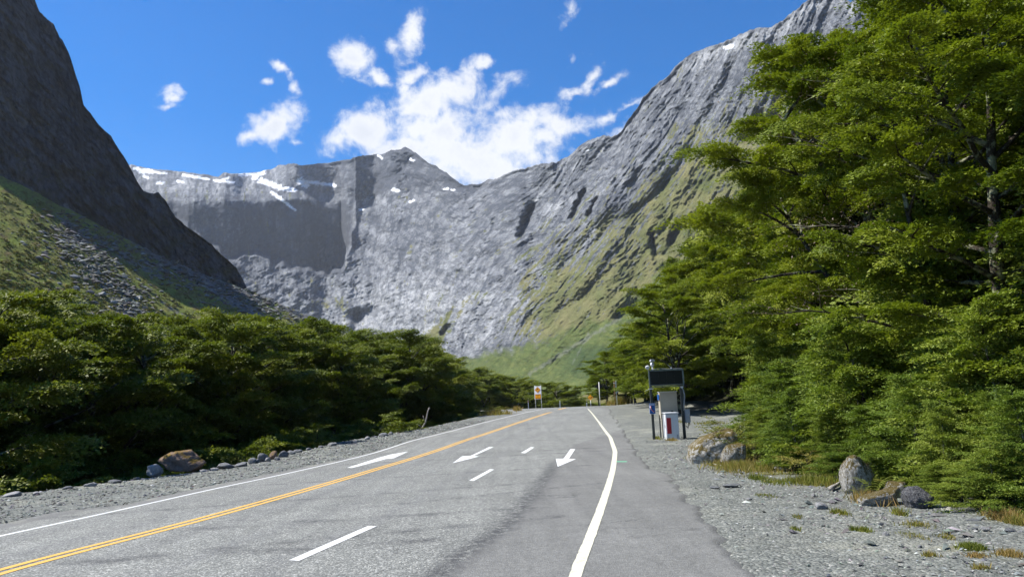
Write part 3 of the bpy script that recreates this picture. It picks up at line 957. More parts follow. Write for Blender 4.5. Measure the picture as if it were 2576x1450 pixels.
# last snow on the tops
sn = np.full(U.shape, 99.0)
for (x0, y0, x1, y1, wd) in ((340, 424, 380, 432, 5), (384, 432, 420, 437, 2.6), (460, 440, 526, 451, 2.8), (538, 453, 588, 459, 2.6), (600, 440, 650, 438, 3.2), (640, 447, 662, 432, 7), (655, 452, 705, 472, 6), (700, 472, 742, 478, 5),
                             (650, 458, 690, 468, 3), (755, 457, 770, 463, 9), (765, 456, 842, 466, 4.5), (683, 484, 710, 502, 4), (712, 505, 742, 528, 3), (398, 460, 410, 460, 4), (372, 447, 360, 443, 3), (445, 455, 460, 458, 2.5),
                             (989, 477, 1003, 479, 4), (1030, 508, 1040, 504, 3), (1118, 475, 1126, 474, 3), (1136, 477, 1142, 477, 2.5), (903, 526, 912, 528, 2.5), (950, 390, 962, 398, 2.5), (1034, 401, 1040, 404, 3.5),
                             (1823, 120, 1842, 116, 4.5), (1476, 378, 1492, 374, 2.2), (475, 442, 500, 446, 3), (560, 452, 575, 447, 3), (350, 432, 362, 436, 3)):
    dd = segdist(U, V, x0, y0, x1, y1) / wd
    sn = np.minimum(sn, dd)
snm = sst(1.2, 0.75, sn + 0.75 * fbm(U / 9, V / 5, 0, 3, 99))[..., None]
col = col * (1 - snm) + np.array([.80, .82, .86]) * snm
# ground behind the skyline falls away so the range has a back
rows_back = [(1.02, -2), (1.08, -25), (1.25, -140), (1.5, -420)]
Pb = []
for k, dz in rows_back:
    q = P[-1].copy(); q[:, 0] *= k; q[:, 1] *= k; q[:, 2] += dz
    Pb.append(q)
P = np.concatenate([P, np.array(Pb)], 0)
col = np.concatenate([col, np.repeat(col[-1:], 4, 0)], 0)
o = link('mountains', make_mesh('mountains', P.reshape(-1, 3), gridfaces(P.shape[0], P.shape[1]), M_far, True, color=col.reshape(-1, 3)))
o['kind'] = 'structure'; o['label'] = 'grey rock headwall and grassy right valley side with snow patches on the tops'

# --- talus slope on the left and the shaded cliff above it
tal_top = poly([(-900, 100), (-300, 330), (0, 440), (100, 487), (250, 565), (400, 642), (520, 692), (620, 726), (760, 788), (880, 833), (975, 838), (1060, 905), (1150, 990), (1250, 1046)])
rT = poly([(-900, 390), (0, 400), (300, 440), (620, 505), (800, 570), (980, 640), (1250, 720)])
us = np.arange(-600, 1250, 3.2)
NT_ = 220
topv = tal_top(us)
jagt = 2.4 * fbm(us / 12, us * 0 + .2, 0, 4, 110) * sst(560, 700, us)
AZt, ELt = azel(us, topv)
rt = rT(us)
zt = EYE[2] + rt * np.tan(ELt)
rb = np.interp(us, [-600, 0, 600, 900, 1250], [80, 100, 150, 230, 400])
s = np.linspace(0, 1, NT_)[:, None]
s = s ** 1.15
Rt = rb[None] * (1 - s) + rt[None] * s
e0 = np.interp(us, [-600, 600, 1250], [-4.5, -5.0, -6.0])
Zt = e0[None] + (zt - e0)[None] * (s ** 1.22) - (jagt * rt / F)[None] * s ** 9
Xt, Yt = Rt * np.sin(AZt)[None], Rt * np.cos(AZt)[None]
fade = sst(1.0, 0.97, s)
bands = fbm(Yt / 38 + 0.22 * Zt / 10, Rt / 200, 0, 3, 111)
Zt = Zt + (1.8 * fbm(Xt / 28, Yt / 28, 0, 3, 112) + 0.55 * fbm(Xt / 4.5, Yt / 4.5, 0, 3, 113) + 0.22 * perlin(Xt / 1.3, Yt / 1.3, 0, 114)) * fade
Pt = np.stack([Xt, Yt, Zt], -1)
up, vp = pix(Pt.reshape(-1, 3)); up = up.reshape(Xt.shape); vp = vp.reshape(Xt.shape)
bandc = vp - 0.60 * up
scree = 0.75 * fbm(bandc / 42, up / 260, 0, 3, 121) + 0.35 * fbm(up / 14, vp / 6, 0, 3, 122)
topd = vp - tal_top(up)
scree += 0.75 * sst(30, 8, topd) * sst(200, 420, up) - 0.25
scree += 0.45 * np.exp(-(segdist(up, vp, 170, 590, 330, 770) / 36) ** 2) + 0.4 * np.exp(-(segdist(up, vp, 140, 560, 620, 770) / 20) ** 2) - .12
sc_m = sst(0.02, 0.3, scree)[..., None]
gr = np.clip(0.5 + 0.55 * fbm(up / 60, vp / 22, 0, 4, 123), 0, 1)[..., None]
rd = sst(0.25, 0.7, fbm(up / 36, vp / 14, 0, 4, 125))[..., None]
grass = np.array([.125, .165, .020]) * gr + np.array([.145, .135, .034]) * (1 - gr)
grass = grass * (1 - .65 * rd) + np.array([.13, .080, .038]) * .65 * rd
grass = grass * (0.72 + 0.5 * np.clip(fbm(up / 7, vp / 3.5, 0, 2, 127) + .5, 0, 1))[..., None]
colT = grass * (1 - sc_m) + (np.array([.125, .125, .13]) * (0.75 + 0.5 * np.clip(fbm(up / 5, vp / 3, 0, 2, 129) + .5, 0, 1))[..., None]) * sc_m
Pb = []
for k, dz in ((1.03, -1), (1.12, -12), (1.3, -60)):
    q = Pt[-1].copy(); q[:, 0] *= k; q[:, 1] *= k; q[:, 2] += dz
    Pb.append(q)
Pt2 = np.concatenate([Pt, np.array(Pb)], 0); colT = np.concatenate([colT, np.repeat(colT[-1:], 3, 0)], 0)
o = link('hillside', make_mesh('hillside', Pt2.reshape(-1, 3), gridfaces(Pt2.shape[0], Pt2.shape[1]), M_talus, True, color=colT.reshape(-1, 3)))
o['kind'] = 'structure'; o['label'] = 'grassy talus slope strewn with boulders below the dark cliff'

cs = [(-900, -900), (-500, -800), (-200, -520), (0, -210), (60, -70), (88, 0), (100, 30), (135, 62), (150, 95), (158, 102), (175, 140), (187, 175), (200, 215), (210, 262), (232, 290), (255, 322), (277, 340), (300, 375), (330, 425),
      (345, 455), (362, 482), (385, 486), (398, 485), (420, 508), (440, 545), (470, 570), (500, 590), (530, 612), (556, 640), (576, 655), (594, 672), (610, 700), (622, 726), (640, 738)]
us = np.concatenate([np.arange(-420, 0, 8.0), np.arange(0, 622, 2.3)])
sky_c = poly(cs)
jag = 2.6 * fbm(us / 15, us * 0 + .7, 0, 4, 131, 0.6) * sst(622, 590, us)


def sigma_cliff(U, V):
    n = fbm(U / 45, V / 60, 0, 4, 141)
    return np.radians(np.clip(54.2 + 2.0 * n + 4 * sst(500, 620, U) + 10 * sst(110, -40, U), 48, 78))


NRc = 330
U, V, AZ, EL, R = relief(us, sky_c, lambda x: tal_top(x) + 16, NRc, lambda x: rT(x) - 4, sigma_cliff, jag)
A = U - 0.25 * V + 8 * perlin(U / 60, V / 60, 0, 143)
ef = sst(0, 0.05, np.linspace(0, 1, NRc))[:, None] * sst(1.0, 0.98, np.linspace(0, 1, NRc))[:, None]
B = V - 0.95 * U
d = 0.013 * (ridged(A / 70, V / 150, 0, 3, 151) - .8) + 0.006 * (ridged(A / 24, V / 44, 0, 3, 153) - .8) + 0.0040 * fbm(A / 8, V / 13, 0, 3, 155) + 0.0018 * fbm(A / 3.5, V / 4.5, 0, 2, 157)
d += 0.010 * (ridged(B / 40, U / 120, 0, 2, 158) - .8)
P = place(AZ, EL, R * np.exp(d * ef * .85))
N = grid_normals(P)
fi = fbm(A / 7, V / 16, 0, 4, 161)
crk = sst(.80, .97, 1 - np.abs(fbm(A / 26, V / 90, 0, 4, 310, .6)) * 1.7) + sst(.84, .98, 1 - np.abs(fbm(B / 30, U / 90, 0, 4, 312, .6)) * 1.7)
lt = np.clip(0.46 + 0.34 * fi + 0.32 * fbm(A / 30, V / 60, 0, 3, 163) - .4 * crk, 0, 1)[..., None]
col = np.array([.018, .019, .024]) * (1 - lt) + np.array([.095, .097, .108]) * lt  # cliff's shade put into the colour as near-black rock
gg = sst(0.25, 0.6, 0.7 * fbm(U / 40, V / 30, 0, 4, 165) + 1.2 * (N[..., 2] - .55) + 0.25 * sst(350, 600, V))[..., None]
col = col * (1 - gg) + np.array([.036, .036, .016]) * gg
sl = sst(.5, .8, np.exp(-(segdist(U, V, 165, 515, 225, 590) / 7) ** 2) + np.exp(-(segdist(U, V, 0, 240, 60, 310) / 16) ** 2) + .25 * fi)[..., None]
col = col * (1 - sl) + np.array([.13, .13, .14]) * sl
Pb = []
for k, dz in ((1.03, -3), (1.10, -25), (1.3, -130), (1.6, -420)):
    q = P[-1].copy(); q[:, 0] *= k; q[:, 1] *= k; q[:, 2] += dz * np.clip(q[:, 2] / 120, 0.05, 1)
    Pb.append(q)
P = np.concatenate([P, np.array(Pb)], 0); col = np.concatenate([col, np.repeat(col[-1:], 4, 0)], 0)
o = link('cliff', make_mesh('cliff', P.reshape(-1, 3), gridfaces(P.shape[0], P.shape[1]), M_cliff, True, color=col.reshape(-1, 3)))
o['kind'] = 'structure'; o['label'] = 'steep dark rock cliff in shadow at the left edge of the valley'

# ------------------------------------------------------------------ vegetation builders
def norm(a):
    return a / (np.linalg.norm(a, axis=-1, keepdims=True) + 1e-9)


def frame_from(d, n):
    s = norm(np.cross(d, n)); n2 = norm(np.cross(s, d))
    return s, n2


def plumes(C, AX, UPV, RAD, nper, leaf, rng):
    """dense rounded plumes of small leaves at the branch ends; returns verts, tris, variation"""
    K = len(C)
    side, up = frame_from(AX, UPV)
    cnt = np.maximum(30, (nper * (RAD / RAD.mean()) ** 2)).astype(int)
    idx = np.repeat(np.arange(K), cnt); n = len(idx)
    q = rng.normal(size=(n, 3)); q /= np.linalg.norm(q, axis=1)[:, None]
    q[:, 2] = np.where(q[:, 2] < -.25, -q[:, 2] * .6, q[:, 2])
    # plume edge breaks into lobes
    ph = np.arctan2(q[:, 1], q[:, 0]); k1 = rng.random(K) * 6.28; k2 = rng.integers(3, 7, K)
    lobe = 1 + .24 * np.cos(ph * k2[idx] + k1[idx]) + .13 * np.cos(ph * (k2[idx] * 2 + 1) + 2 * k1[idx])
    rr = rng.random(n) ** .42 * (1 + .18 * (rng.random(n) ** 5)) * np.where(np.abs(q[:, 2]) < .8, lobe, 1)
    w1 = rng.uniform(.95, 1.35, K); w2 = rng.uniform(.55, .8, K); w3 = rng.uniform(.24, .36, K)
    lx, ly, lz = q[:, 0] * w1[idx], q[:, 1] * w2[idx], q[:, 2] * w3[idx]
    R_ = (RAD[idx] * rr)[:, None]
    droop = -.22 * (q[:, 0] ** 2 + q[:, 1] ** 2)[:, None] * R_ * rr[:, None]
    P = C[idx] + (AX[idx] * lx[:, None] + side[idx] * ly[:, None] + up[idx] * lz[:, None]) * R_ + up[idx] * droop
    nn = norm(AX[idx] * (q[:, 0] / w1[idx])[:, None] * .6 + side[idx] * (q[:, 1] / w2[idx])[:, None] * .6 + up[idx] * (np.abs(q[:, 2]) / w3[idx] * .45 + .55)[:, None] + rng.normal(0, .30, (n, 3)))
    out = norm(AX[idx] * (q[:, 0] + .35)[:, None] + side[idx] * q[:, 1][:, None] + rng.normal(0, .45, (n, 3)))
    s_, n2 = frame_from(out, nn)
    sz = (leaf * (.65 + .7 * rng.random(n)))[:, None]
    V = np.stack([P - s_ * sz * .38, P + s_ * sz * .38, P + out * sz], 1).reshape(-1, 3)
    Fc = np.arange(3 * n).reshape(-1, 3)
    var = np.repeat(np.clip(np.repeat(rng.random(K), cnt) * .55 + .45 * rng.random(n), 0, 1), 3)
    return V, Fc, var


def curve_pts(p, d, L, n, rng, wig=0.25, lift=0.0, flat=0.0):
    pts = [np.array(p, float)]; d = norm(np.array(d, float))
    for i in range(n):
        d = d + rng.normal(0, wig, 3) / n * 1.6
        d[2] += lift / n
        d[2] *= (1 - flat / n)
        d = norm(d)
        pts.append(pts[-1] + d * L / n)
    return np.array(pts)


def beech(seed, Ht=10.0, spread=3.6, n1=20, n2=6, n3=5, leaf=0.085, nper=200, low=0.25, trunk_r=0.2, fork=True, dome=True, l3len=0.9):
    rng = np.random.default_rng(seed)
    wood = MB()
    axes = []
    nst = rng.integers(1, 3) if fork else 1
    tips = []
    lean = rng.normal(0, 0.08, 2)
    tr = curve_pts((0, 0, -0.6), (lean[0], lean[1], 1), Ht * .93, 9, rng, 0.22, 0.4)
    wood.tube(tr, np.linspace(1, .16, len(tr)) * trunk_r * np.array([1.35] + [1] * (len(tr) - 1)), 7)
    axes.append(tr)
    if fork:
        k = 3
        dd = norm(np.array([math.cos(rng.random() * 6.3), math.sin(rng.random() * 6.3), 1.5]))
        t2 = curve_pts(tr[k], dd, Ht * .5, 7, rng, 0.25, 0.35)
        wood.tube(t2, np.linspace(.65, .12, len(t2)) * trunk_r, 6)
        axes.append(t2)
    S, D, U_, Ls = [], [], [], []
    az = rng.random() * 6.28
    for i in range(n1):
        f = (i + .5) / n1
        hh = low + (0.97 - low) * f
        ax = axes[rng.integers(len(axes))] if rng.random() < .45 else axes[0]
        q = hh * (len(ax) - 1)
        if ax is not axes[0]:
            q = max(1, min(len(ax) - 1.01, (hh * 1.25 - .2) * (len(ax) - 1)))
        j = int(min(q, len(ax) - 2)); p = ax[j] + (ax[j + 1] - ax[j]) * (q - j)
        az += 2.4 + rng.normal(0, .35)
        if dome:
            prof = math.sqrt(max(0.05, 1 - ((hh - .52) / .52) ** 2)) if hh > .5 else (0.78 + .44 * hh)
        else:
            prof = max(0.12, (1 - hh) ** .75)
        L = spread * prof * (0.7 + .5 * rng.random())
        el = 0.15 + 0.75 * hh + rng.normal(0, .12) if dome else 0.25 + 0.45 * hh
        d = (math.cos(az) * math.cos(el), math.sin(az) * math.cos(el), math.sin(el))
        l1 = curve_pts(p, d, L, 6, rng, 0.30, -0.05, 0.5)
        r1 = trunk_r * (0.42 if dome else .2) * (0.6 + .4 * (1 - hh))
        wood.tube(l1, np.linspace(1, .18, 7) * r1, 5, False)
        m2 = max(3, int(n2 * (0.5 + L / spread * .7)))
        for k in range(m2):
            f2 = 0.30 + 0.70 * (k + rng.random() * .6) / m2
            f2 = min(f2, .995)
            q = f2 * 6; j = int(q); p2 = l1[j] + (l1[j + 1] - l1[j]) * (q - j)
            base_d = norm(l1[j + 1] - l1[j])
            sgn = 1 if k % 2 else -1
            a = sgn * (0.6 + .4 * rng.random()) if k < m2 - 1 else 0.1 * sgn
            dx = np.array([base_d[0] * math.cos(a) - base_d[1] * math.sin(a), base_d[0] * math.sin(a) + base_d[1] * math.cos(a), base_d[2] * .4 + rng.normal(0.10, .18)])
            L2 = (0.55 + .42 * L * (1.15 - f2)) * (0.7 + .5 * rng.random()) * l3len
            l2 = curve_pts(p2, dx, L2, 4, rng, 0.30, 0.05, 0.3)
            wood.tube(l2, np.linspace(1, .3, 5) * r1 * .34, 3, False)
            q = .72 * 4; j = int(q); pc = l2[j] + (l2[j + 1] - l2[j]) * (q - j)
            bd = norm(l2[-1] - l2[0]); ba = math.atan2(bd[1], bd[0])
            out = norm(pc - np.array([0, 0, Ht * .40])); out[2] = max(out[2], 0)
            pn = norm(np.array([out[0] * .42, out[1] * .42, 1.0]) + rng.normal(0, .13, 3))
            rad = l3len * (0.62 + .5 * rng.random())
            ax_ = norm(np.array([bd[0], bd[1], 0.10 + .25 * max(0, hh - .5) + rng.normal(0, .08)]))
            S.append(pc); D.append(ax_); U_.append(pn); Ls.append(rad)
    S, D, U_, Ls = np.array(S), np.array(D), np.array(U_), np.array(Ls)
    V, Fc, var = plumes(S, D, U_, Ls, nper, leaf, rng)
    return wood, (V, Fc, var), len(Fc)


PROTO = {}


def proto(kind, mat, **kw):
    wood, (V, Fc, var), n = beech(**kw)
    tm = make_mesh(kind + '_trunk', wood.v, wood.f, M_bark, True)
    cm = make_mesh(kind + '_crown', V, Fc, mat, False, attrs={'leafvar': var})
    PROTO[kind] = (tm, cm, float(V[:, 2].max()), float(np.abs(V[:, :2]).max()))
    return n


tot = 0
for i in range(3):
    tot += proto('beech%d' % i, M_leafA, seed=100 + i, Ht=10, spread=3.5 + .4 * (i % 2), n1=21, n2=6, leaf=0.105, nper=600, low=0.18, l3len=.84)
for i in range(3):
    tot += proto('bank%d' % i, M_leafC, seed=200 + i, Ht=10, spread=4.2, n1=21, n2=6, leaf=0.11, nper=560, low=0.22, l3len=.88)
for i in range(2):
    tot += proto('big%d' % i, M_leafA, seed=300 + i, Ht=13, spread=4.4, n1=30, n2=7, leaf=0.078, nper=900, low=0.10, trunk_r=.25, l3len=.76)
for i in range(3):
    tot += proto('sapling%d' % i, M_leafB, seed=400 + i, Ht=4.0, spread=1.6, n1=42, n2=5, leaf=0.045, nper=230, low=0.03, trunk_r=.045, fork=False, dome=False, l3len=.36)
for i in range(2):
    tot += proto('shrub%d' % i, M_leafY, seed=500 + i, Ht=1.3, spread=.9, n1=16, n2=4, leaf=0.035, nper=90, low=0.05, trunk_r=.03, fork=False, dome=True, l3len=.22)
tot += proto('bush0', M_leafC, seed=600, Ht=2.4, spread=1.7, n1=24, n2=4, leaf=0.07, nper=200, low=0.03, trunk_r=.05, fork=False, dome=True, l3len=.42)
tot += proto('dead0', M_dead, seed=700, Ht=5, spread=1.7, n1=14, n2=5, leaf=0.022, nper=40, low=0.3, trunk_r=.06, l3len=.7)
print('LEAVES', tot)


def plant(kind, name, x, y, h, label, cat='tree', group=None, rz=None, sink=0.0, wide=1.0, z=None, crownname='crown'):
    tm, cm, hh, _ = PROTO[kind]
    s = h / hh
    if z is None:
        z = float(gz(x, y))
    rz = random.random() * 6.28 if rz is None else rz
    r = thing(name, label, cat, (x, y, z - sink), rz, group, (s * wide, s * wide, s))
    link('trunk', tm, r); link(crownname, cm, r)
    return r


random.seed(11)
# skylines that the tree tops keep below
sky_left = poly([(-700, 640), (-60, 690), (60, 684), (130, 735), (190, 775), (350, 782), (480, 770), (620, 785), (700, 800), (800, 795), (880, 822), (960, 832), (1020, 838), (1080, 862), (1130, 905), (1200, 925), (1260, 938), (1330, 962), (1365, 990), (1400, 968), (1440, 975), (1475, 1010), (1500, 1010)])
sky_right = poly([(1470, 1000), (1482, 885), (1500, 868), (1560, 866), (1590, 850), (1600, 800), (1650, 712), (1700, 640), (1750, 560), (1800, 470), (1850, 360), (1880, 300), (1930, 225), (1970, 150), (2050, 95), (2100, 30), (2160, -20), (2250, -150), (2500, -300), (3000, -600)])


def fit_height(x, y, z0, h, skyf, rr, floor=2.2, slack=-4):
    """shrink a tree until its crown stays under the skyline seen across it"""
    for _ in range(26):
        bad = False
        for f, q in ((1.0, 0.0), (.93, .45), (.8, .8), (.6, 1.0), (.45, .95)):
            for sg in (-1, 0, 1):
                u, v = pix(np.array([x + sg * q * rr * h, y, z0 + f * h]))
                if v < float(skyf(u)) + slack:
                    bad = True
        if not bad:
            return h
        h *= .94
        if h < floor:
            return 0
    return h


placed = []
def ok(x, y, d):
    for a, b in placed:
        if (a - x) ** 2 + (b - y) ** 2 < d * d:
            return False
    placed.append((x, y)); return True


# river-bank forest on the left, row behind row
nleft = 0
for row, (off, step) in enumerate(((8.0, 4.4), (12.0, 5.0), (17.0, 6.0), (24.0, 7.5), (33.0, 9.5), (45.0, 12.0))):
    y = 9.0 + row * 1.5
    while y < 190:
        yy = y + random.uniform(-1, 1)
        x = float(xE(yy)) - off + random.uniform(-1.2, 1.2)
        y += step * (1 + max(0, yy - 80) / 120)
        if (yy > 100 and row > 3) or math.hypot(x, yy) < 14:
            continue
        z0 = float(gz(x, yy))
        u, v = pix(np.array([x, yy, z0 + 5]))
        if u < -500 or u > 1500:
            continue
        wd = random.uniform(1.0, 1.2)
        h = fit_height(x, yy, z0, random.uniform(10.0, 14.5) + row * .8, sky_left, .36 * wd, slack=random.choice((-8, -4, 6, 22, 46)))
        if not h:
            continue
        k = 'bank%d' % random.randrange(3)
        if yy > 118:
            g = 'beech trees in the valley beyond the brow of the road'; lb = 'small dark beech tree in the valley beyond the brow of the road'
        elif row == 0:
            g = 'beech trees along the river bank'; lb = 'dark green beech tree in the front row of the river bank left of the road'
        else:
            g = 'beech forest behind the river bank'; lb = 'dark green beech tree deeper in the forest left of the road'
        plant(k, 'beech_tree', x, yy, h, lb, 'tree', g, wide=wd); nleft += 1
g = 'beech trees in the valley beyond the brow of the road'
for u, yv, h in [(1120 + 15 * i, 150 + 12 * (i % 4), 14) for i in range(27)]:
    p = PT(u, 1030, yv + random.uniform(-4, 4)); z0 = -3.2
    h = fit_height(p[0], p[1], z0, h, sky_left, .40, 3)
    if h:
        plant('bank%d' % random.randrange(3), 'beech_tree', p[0], p[1], h, 'small dark beech tree in the valley beyond the brow of the road', 'tree', g, wide=1.15, z=z0)
p = PT(1420, 1030, 118.0)
plant('bank1', 'beech_tree', p[0], p[1], 9.8, 'round dark beech crown just behind the brow between the two orange signs', 'tree', wide=1.45, z=-3.6)

# forest on the right-hand bank
nright = 0
for row, (off, step) in enumerate(((4.6, 4.6), (8.4, 5.0), (13.0, 6.0), (19.0, 7.0), (27.0, 8.5))):
    y = 10.5 - row * 1.0
    while y < 112:
        yy = y + random.uniform(-.8, .8)
        x = float(xF(yy)) + off + random.uniform(-.8, .8)
        y += step * (1 + max(0, yy - 60) / 150)
        z0 = float(gz(x, yy))
        u, v = pix(np.array([x, yy, z0 + 5]))
        if u < 1475 or u > 3300:
            continue
        wd = random.uniform(.95, 1.15)
        h = fit_height(x, yy, z0, random.uniform(11.5, 16.5) + row * 1.5, sky_right, .45 * wd)
        if not h:
            continue
        near = math.hypot(x, yy) < 34
        k = ('big%d' % random.randrange(2)) if near else 'beech%d' % random.randrange(3)
        if yy > 85:
            g = 'beech trees at the far end of the lay-by'; lb = 'round bright beech tree at the far end of the gravel lay-by'
        elif row == 0:
            g = 'beech trees along the lay-by'; lb = 'tall beech tree at the forest edge behind the gravel lay-by'
        else:
            g = 'beech forest on the right-hand slope'; lb = 'tall beech tree up the forested slope right of the road'
        plant(k, 'beech_tree', x, yy, h, lb, 'tree', g, wide=wd); nright += 1
for (u, yv, h) in ((1508, 98, 9.5), (1528, 94, 9.0), (1552, 99, 10), (1575, 94, 9.5), (1600, 88, 10), (1622, 84, 11), (1590, 104, 11), (1645, 78, 12), (1668, 72, 12), (1690, 64, 12), (1640, 92, 14), (1700, 70, 14), (1715, 58, 12)):
    p = PT(u, 1030, yv)
    z0 = float(gz(p[0], p[1]))
    h = fit_height(p[0], p[1], z0, h * 1.15, sky_right, .36)
    if h:
        plant('beech%d' % random.randrange(3), 'beech_tree', p[0], p[1], h, 'round bright beech tree at the far end of the gravel lay-by', 'tree', 'beech trees at the far end of the lay-by', wide=1.15)
print('TREES', nleft, nright)

for (u, v, yv, h, lb) in ((2290, 110, 17.0, 4.2, 'bare grey lichen-covered crown with dry twigs high in the right-hand forest'), (1715, 330, 38.0, 0, '')):
    if h:
        p = PT(u, v, yv)
        plant('dead0', 'dead_tree', p[0], p[1], p[2] - float(gz(p[0], p[1])) + .4, lb, 'tree', sink=0)
# young beeches and shrubs along the forest edge on the right
nsap = 0
SAPL = ['young bright green beech sapling at the forest edge right of the lay-by', 'taller young beech sapling just inside the forest edge on the right', 'tall slender young beech behind the saplings on the right']
for row, (off, h0, h1, st) in enumerate(((0.9, 1.5, 2.5, 1.25), (2.3, 3.0, 4.2, 1.6), (4.2, 4.2, 5.8, 2.1))):
    y = 8.2
    while y < (27.5 if row else 26):
        yy = y + random.uniform(-.3, .3)
        x = float(xF(yy)) + off + random.uniform(-.35, .35)
        y += st
        u, v = pix(np.array([x, yy, float(gz(x, yy))]))
        if u > 2900 or (row == 0 and (1720 < u < 1850 or 2100 < u < 2215)):
            continue
        hh = random.uniform(h0, h1) * (0.72 if (row == 0 and yy < 13) else 1.0)
        if u < 1990 and row == 0:
            hh *= .8
        plant('sapling%d' % random.randrange(3), 'beech_sapling', x, yy, hh, SAPL[row], 'sapling', 'young beeches along the forest edge', wide=random.uniform(1.0, 1.25), sink=0.05); nsap += 1
for (u, v, h, lb) in ((1852, 1160, 1.0, 'dull olive feathery shrub growing on top of the mossy slab'), (1908, 1165, 0.9, 'brownish scrubby shrub to the right of the mossy slab'), (2050, 1196, 0.75, 'low yellow-green shrub left of the upright mossy boulder'),
                      (1985, 1150, 1.2, 'bushy shrub behind the bleached log')):
    x, y_ = gz0(u, v)
    top_ = .35 if u < 1900 else 0
    plant('shrub%d' % (h > 1), 'shrub', x + .15, y_ + .45, h, lb, 'shrub', sink=0.03 - top_, wide=1.3)
for (u, v, h, lb) in ((1930, 1158, .9, 'small green shrub spilling onto the grass strip right of the brown scrubby shrub'), (2105, 1208, .8, 'green shrub tucked against the left side of the upright mossy boulder'), (2250, 1236, .7, 'low shrub leaning over the pale lichened rock'),
                      (2380, 1262, .6, 'low leafy shrub on the gravel right of the dark rough rock'), (2440, 1276, .7, 'low shrub hanging over the grey slab stone'), (2545, 1290, 1.0, 'rounded bright shrub at the right edge of the picture'), (2015, 1185, .7, 'thin green shrub at the right end of the bleached log')):
    x, y_ = gz0(u, v)
    plant('sapling%d' % (len(lb) % 3), 'shrub', x, y_ + .3, h, lb, 'shrub', sink=.05, wide=1.7)
# dark bushes on the river bank, low shrubs by the brow
random.seed(23)
for row, (off, st) in enumerate(((2.4, 2.3), (4.6, 2.8), (6.6, 3.4))):
    y = 12.0
    while y < 96:
        yy = y + random.uniform(-.6, .6)
        x = float(xE(yy)) - off + random.uniform(-.5, .5)
        y += st * (1 + yy / 160)
        h = random.uniform(2.2, 3.2) + row * 1.2
        if yy > 60:
            h *= .75
        plant('bush0', 'bush', x, yy, h, 'dark leafy bush on the bank just below the gravel shoulder' if row == 0 else 'taller dark bush under the river-bank trees', 'bush', 'bushes below the gravel shoulder on the left', wide=random.uniform(.9, 1.3), sink=.1)
for (u, v, h) in ((1172, 1052, 1.0), (1200, 1046, .8), (1225, 1042, 1.0), (1250, 1039, .8), (1275, 1036, .9)):
    p = PT(u, v, 72.0)
    plant('shrub0', 'shrub', p[0] - .6, p[1], h, 'low yellow-green shrub beside the shoulder near the brow of the road', 'shrub', 'low shrubs near the brow of the road', wide=2.0, sink=.1)

# ------------------------------------------------------------------ stones
def rock_mesh(name, mat, seed, sub=3, facets=14, rough=0.06, flat=0.7):
    rng = np.random.default_rng(seed)
    bm = bmesh.new()
    bmesh.ops.create_icosphere(bm, subdivisions=sub, radius=1.0)
    co = np.array([v.co[:] for v in bm.verts])
    if seed >= 57:
        co = np.sign(co) * np.abs(co) ** .62
        co[:, 0] += .25 * co[:, 2]
    nrm = norm(rng.normal(size=(facets, 3)))
    off = rng.uniform(0.55, 0.9, facets)
    dots = co @ nrm.T
    lim = np.where(dots > 1e-3, off[None] / np.maximum(dots, 1e-3), 9)
    rr = np.minimum(1.0, lim.min(1)) if seed < 57 else np.minimum(1.0, lim.min(1) * 1.3)
    co = co * rr[:, None]
    co *= (1 + rough * fbm(co[:, 0] * 2 + seed, co[:, 1] * 2, co[:, 2] * 2, 3, seed % 97))[:, None]
    co[:, 2] *= flat
    for v, c in zip(bm.verts, co):
        v.co = c
    me = bpy.data.meshes.new(name); bm.to_mesh(me); bm.free()
    me.materials.append(mat)
    if sub > 2:
        me.polygons.foreach_set('use_smooth', np.ones(len(me.polygons), bool))
    return me


ROCKS = {}
def rock(name, mat, x, y, sx, sy, sz, label, cat='rock', group=None, sub=3, seed=None, sink=0.35, z=None, tilt=0.0):
    seed = random.randrange(6) if seed is None else seed
    key = (mat.name, seed, sub)
    if key not in ROCKS:
        ROCKS[key] = rock_mesh('rock_shape', mat, seed + 17, sub, rough=0.05 if sub < 3 else .08)
    z = float(gz(x, y)) if z is None else z
    o = link(name, ROCKS[key], None, (x, y, z + sz * (0.7 - sink)), random.random() * 6.28 if seed < 20 else 0.0, (sx, sy, sz))
    if tilt:
        o.rotation_euler[1] = tilt
    tag(o, label, cat, group)
    return o


random.seed(5)
def rock_px(u, v, wpx, hpx, mat, label, name='stone', cat='stone', group=None, **kw):
    x, y = gz0(u, v)
    k = y / F
    w_, h_ = wpx * k / 2 * 1.15, hpx * k * 0.98
    z = float(zc(y))
    return rock(name, mat, x, y + w_ * .4, w_, w_ * .8, h_, label, cat, group, z=z, **kw)


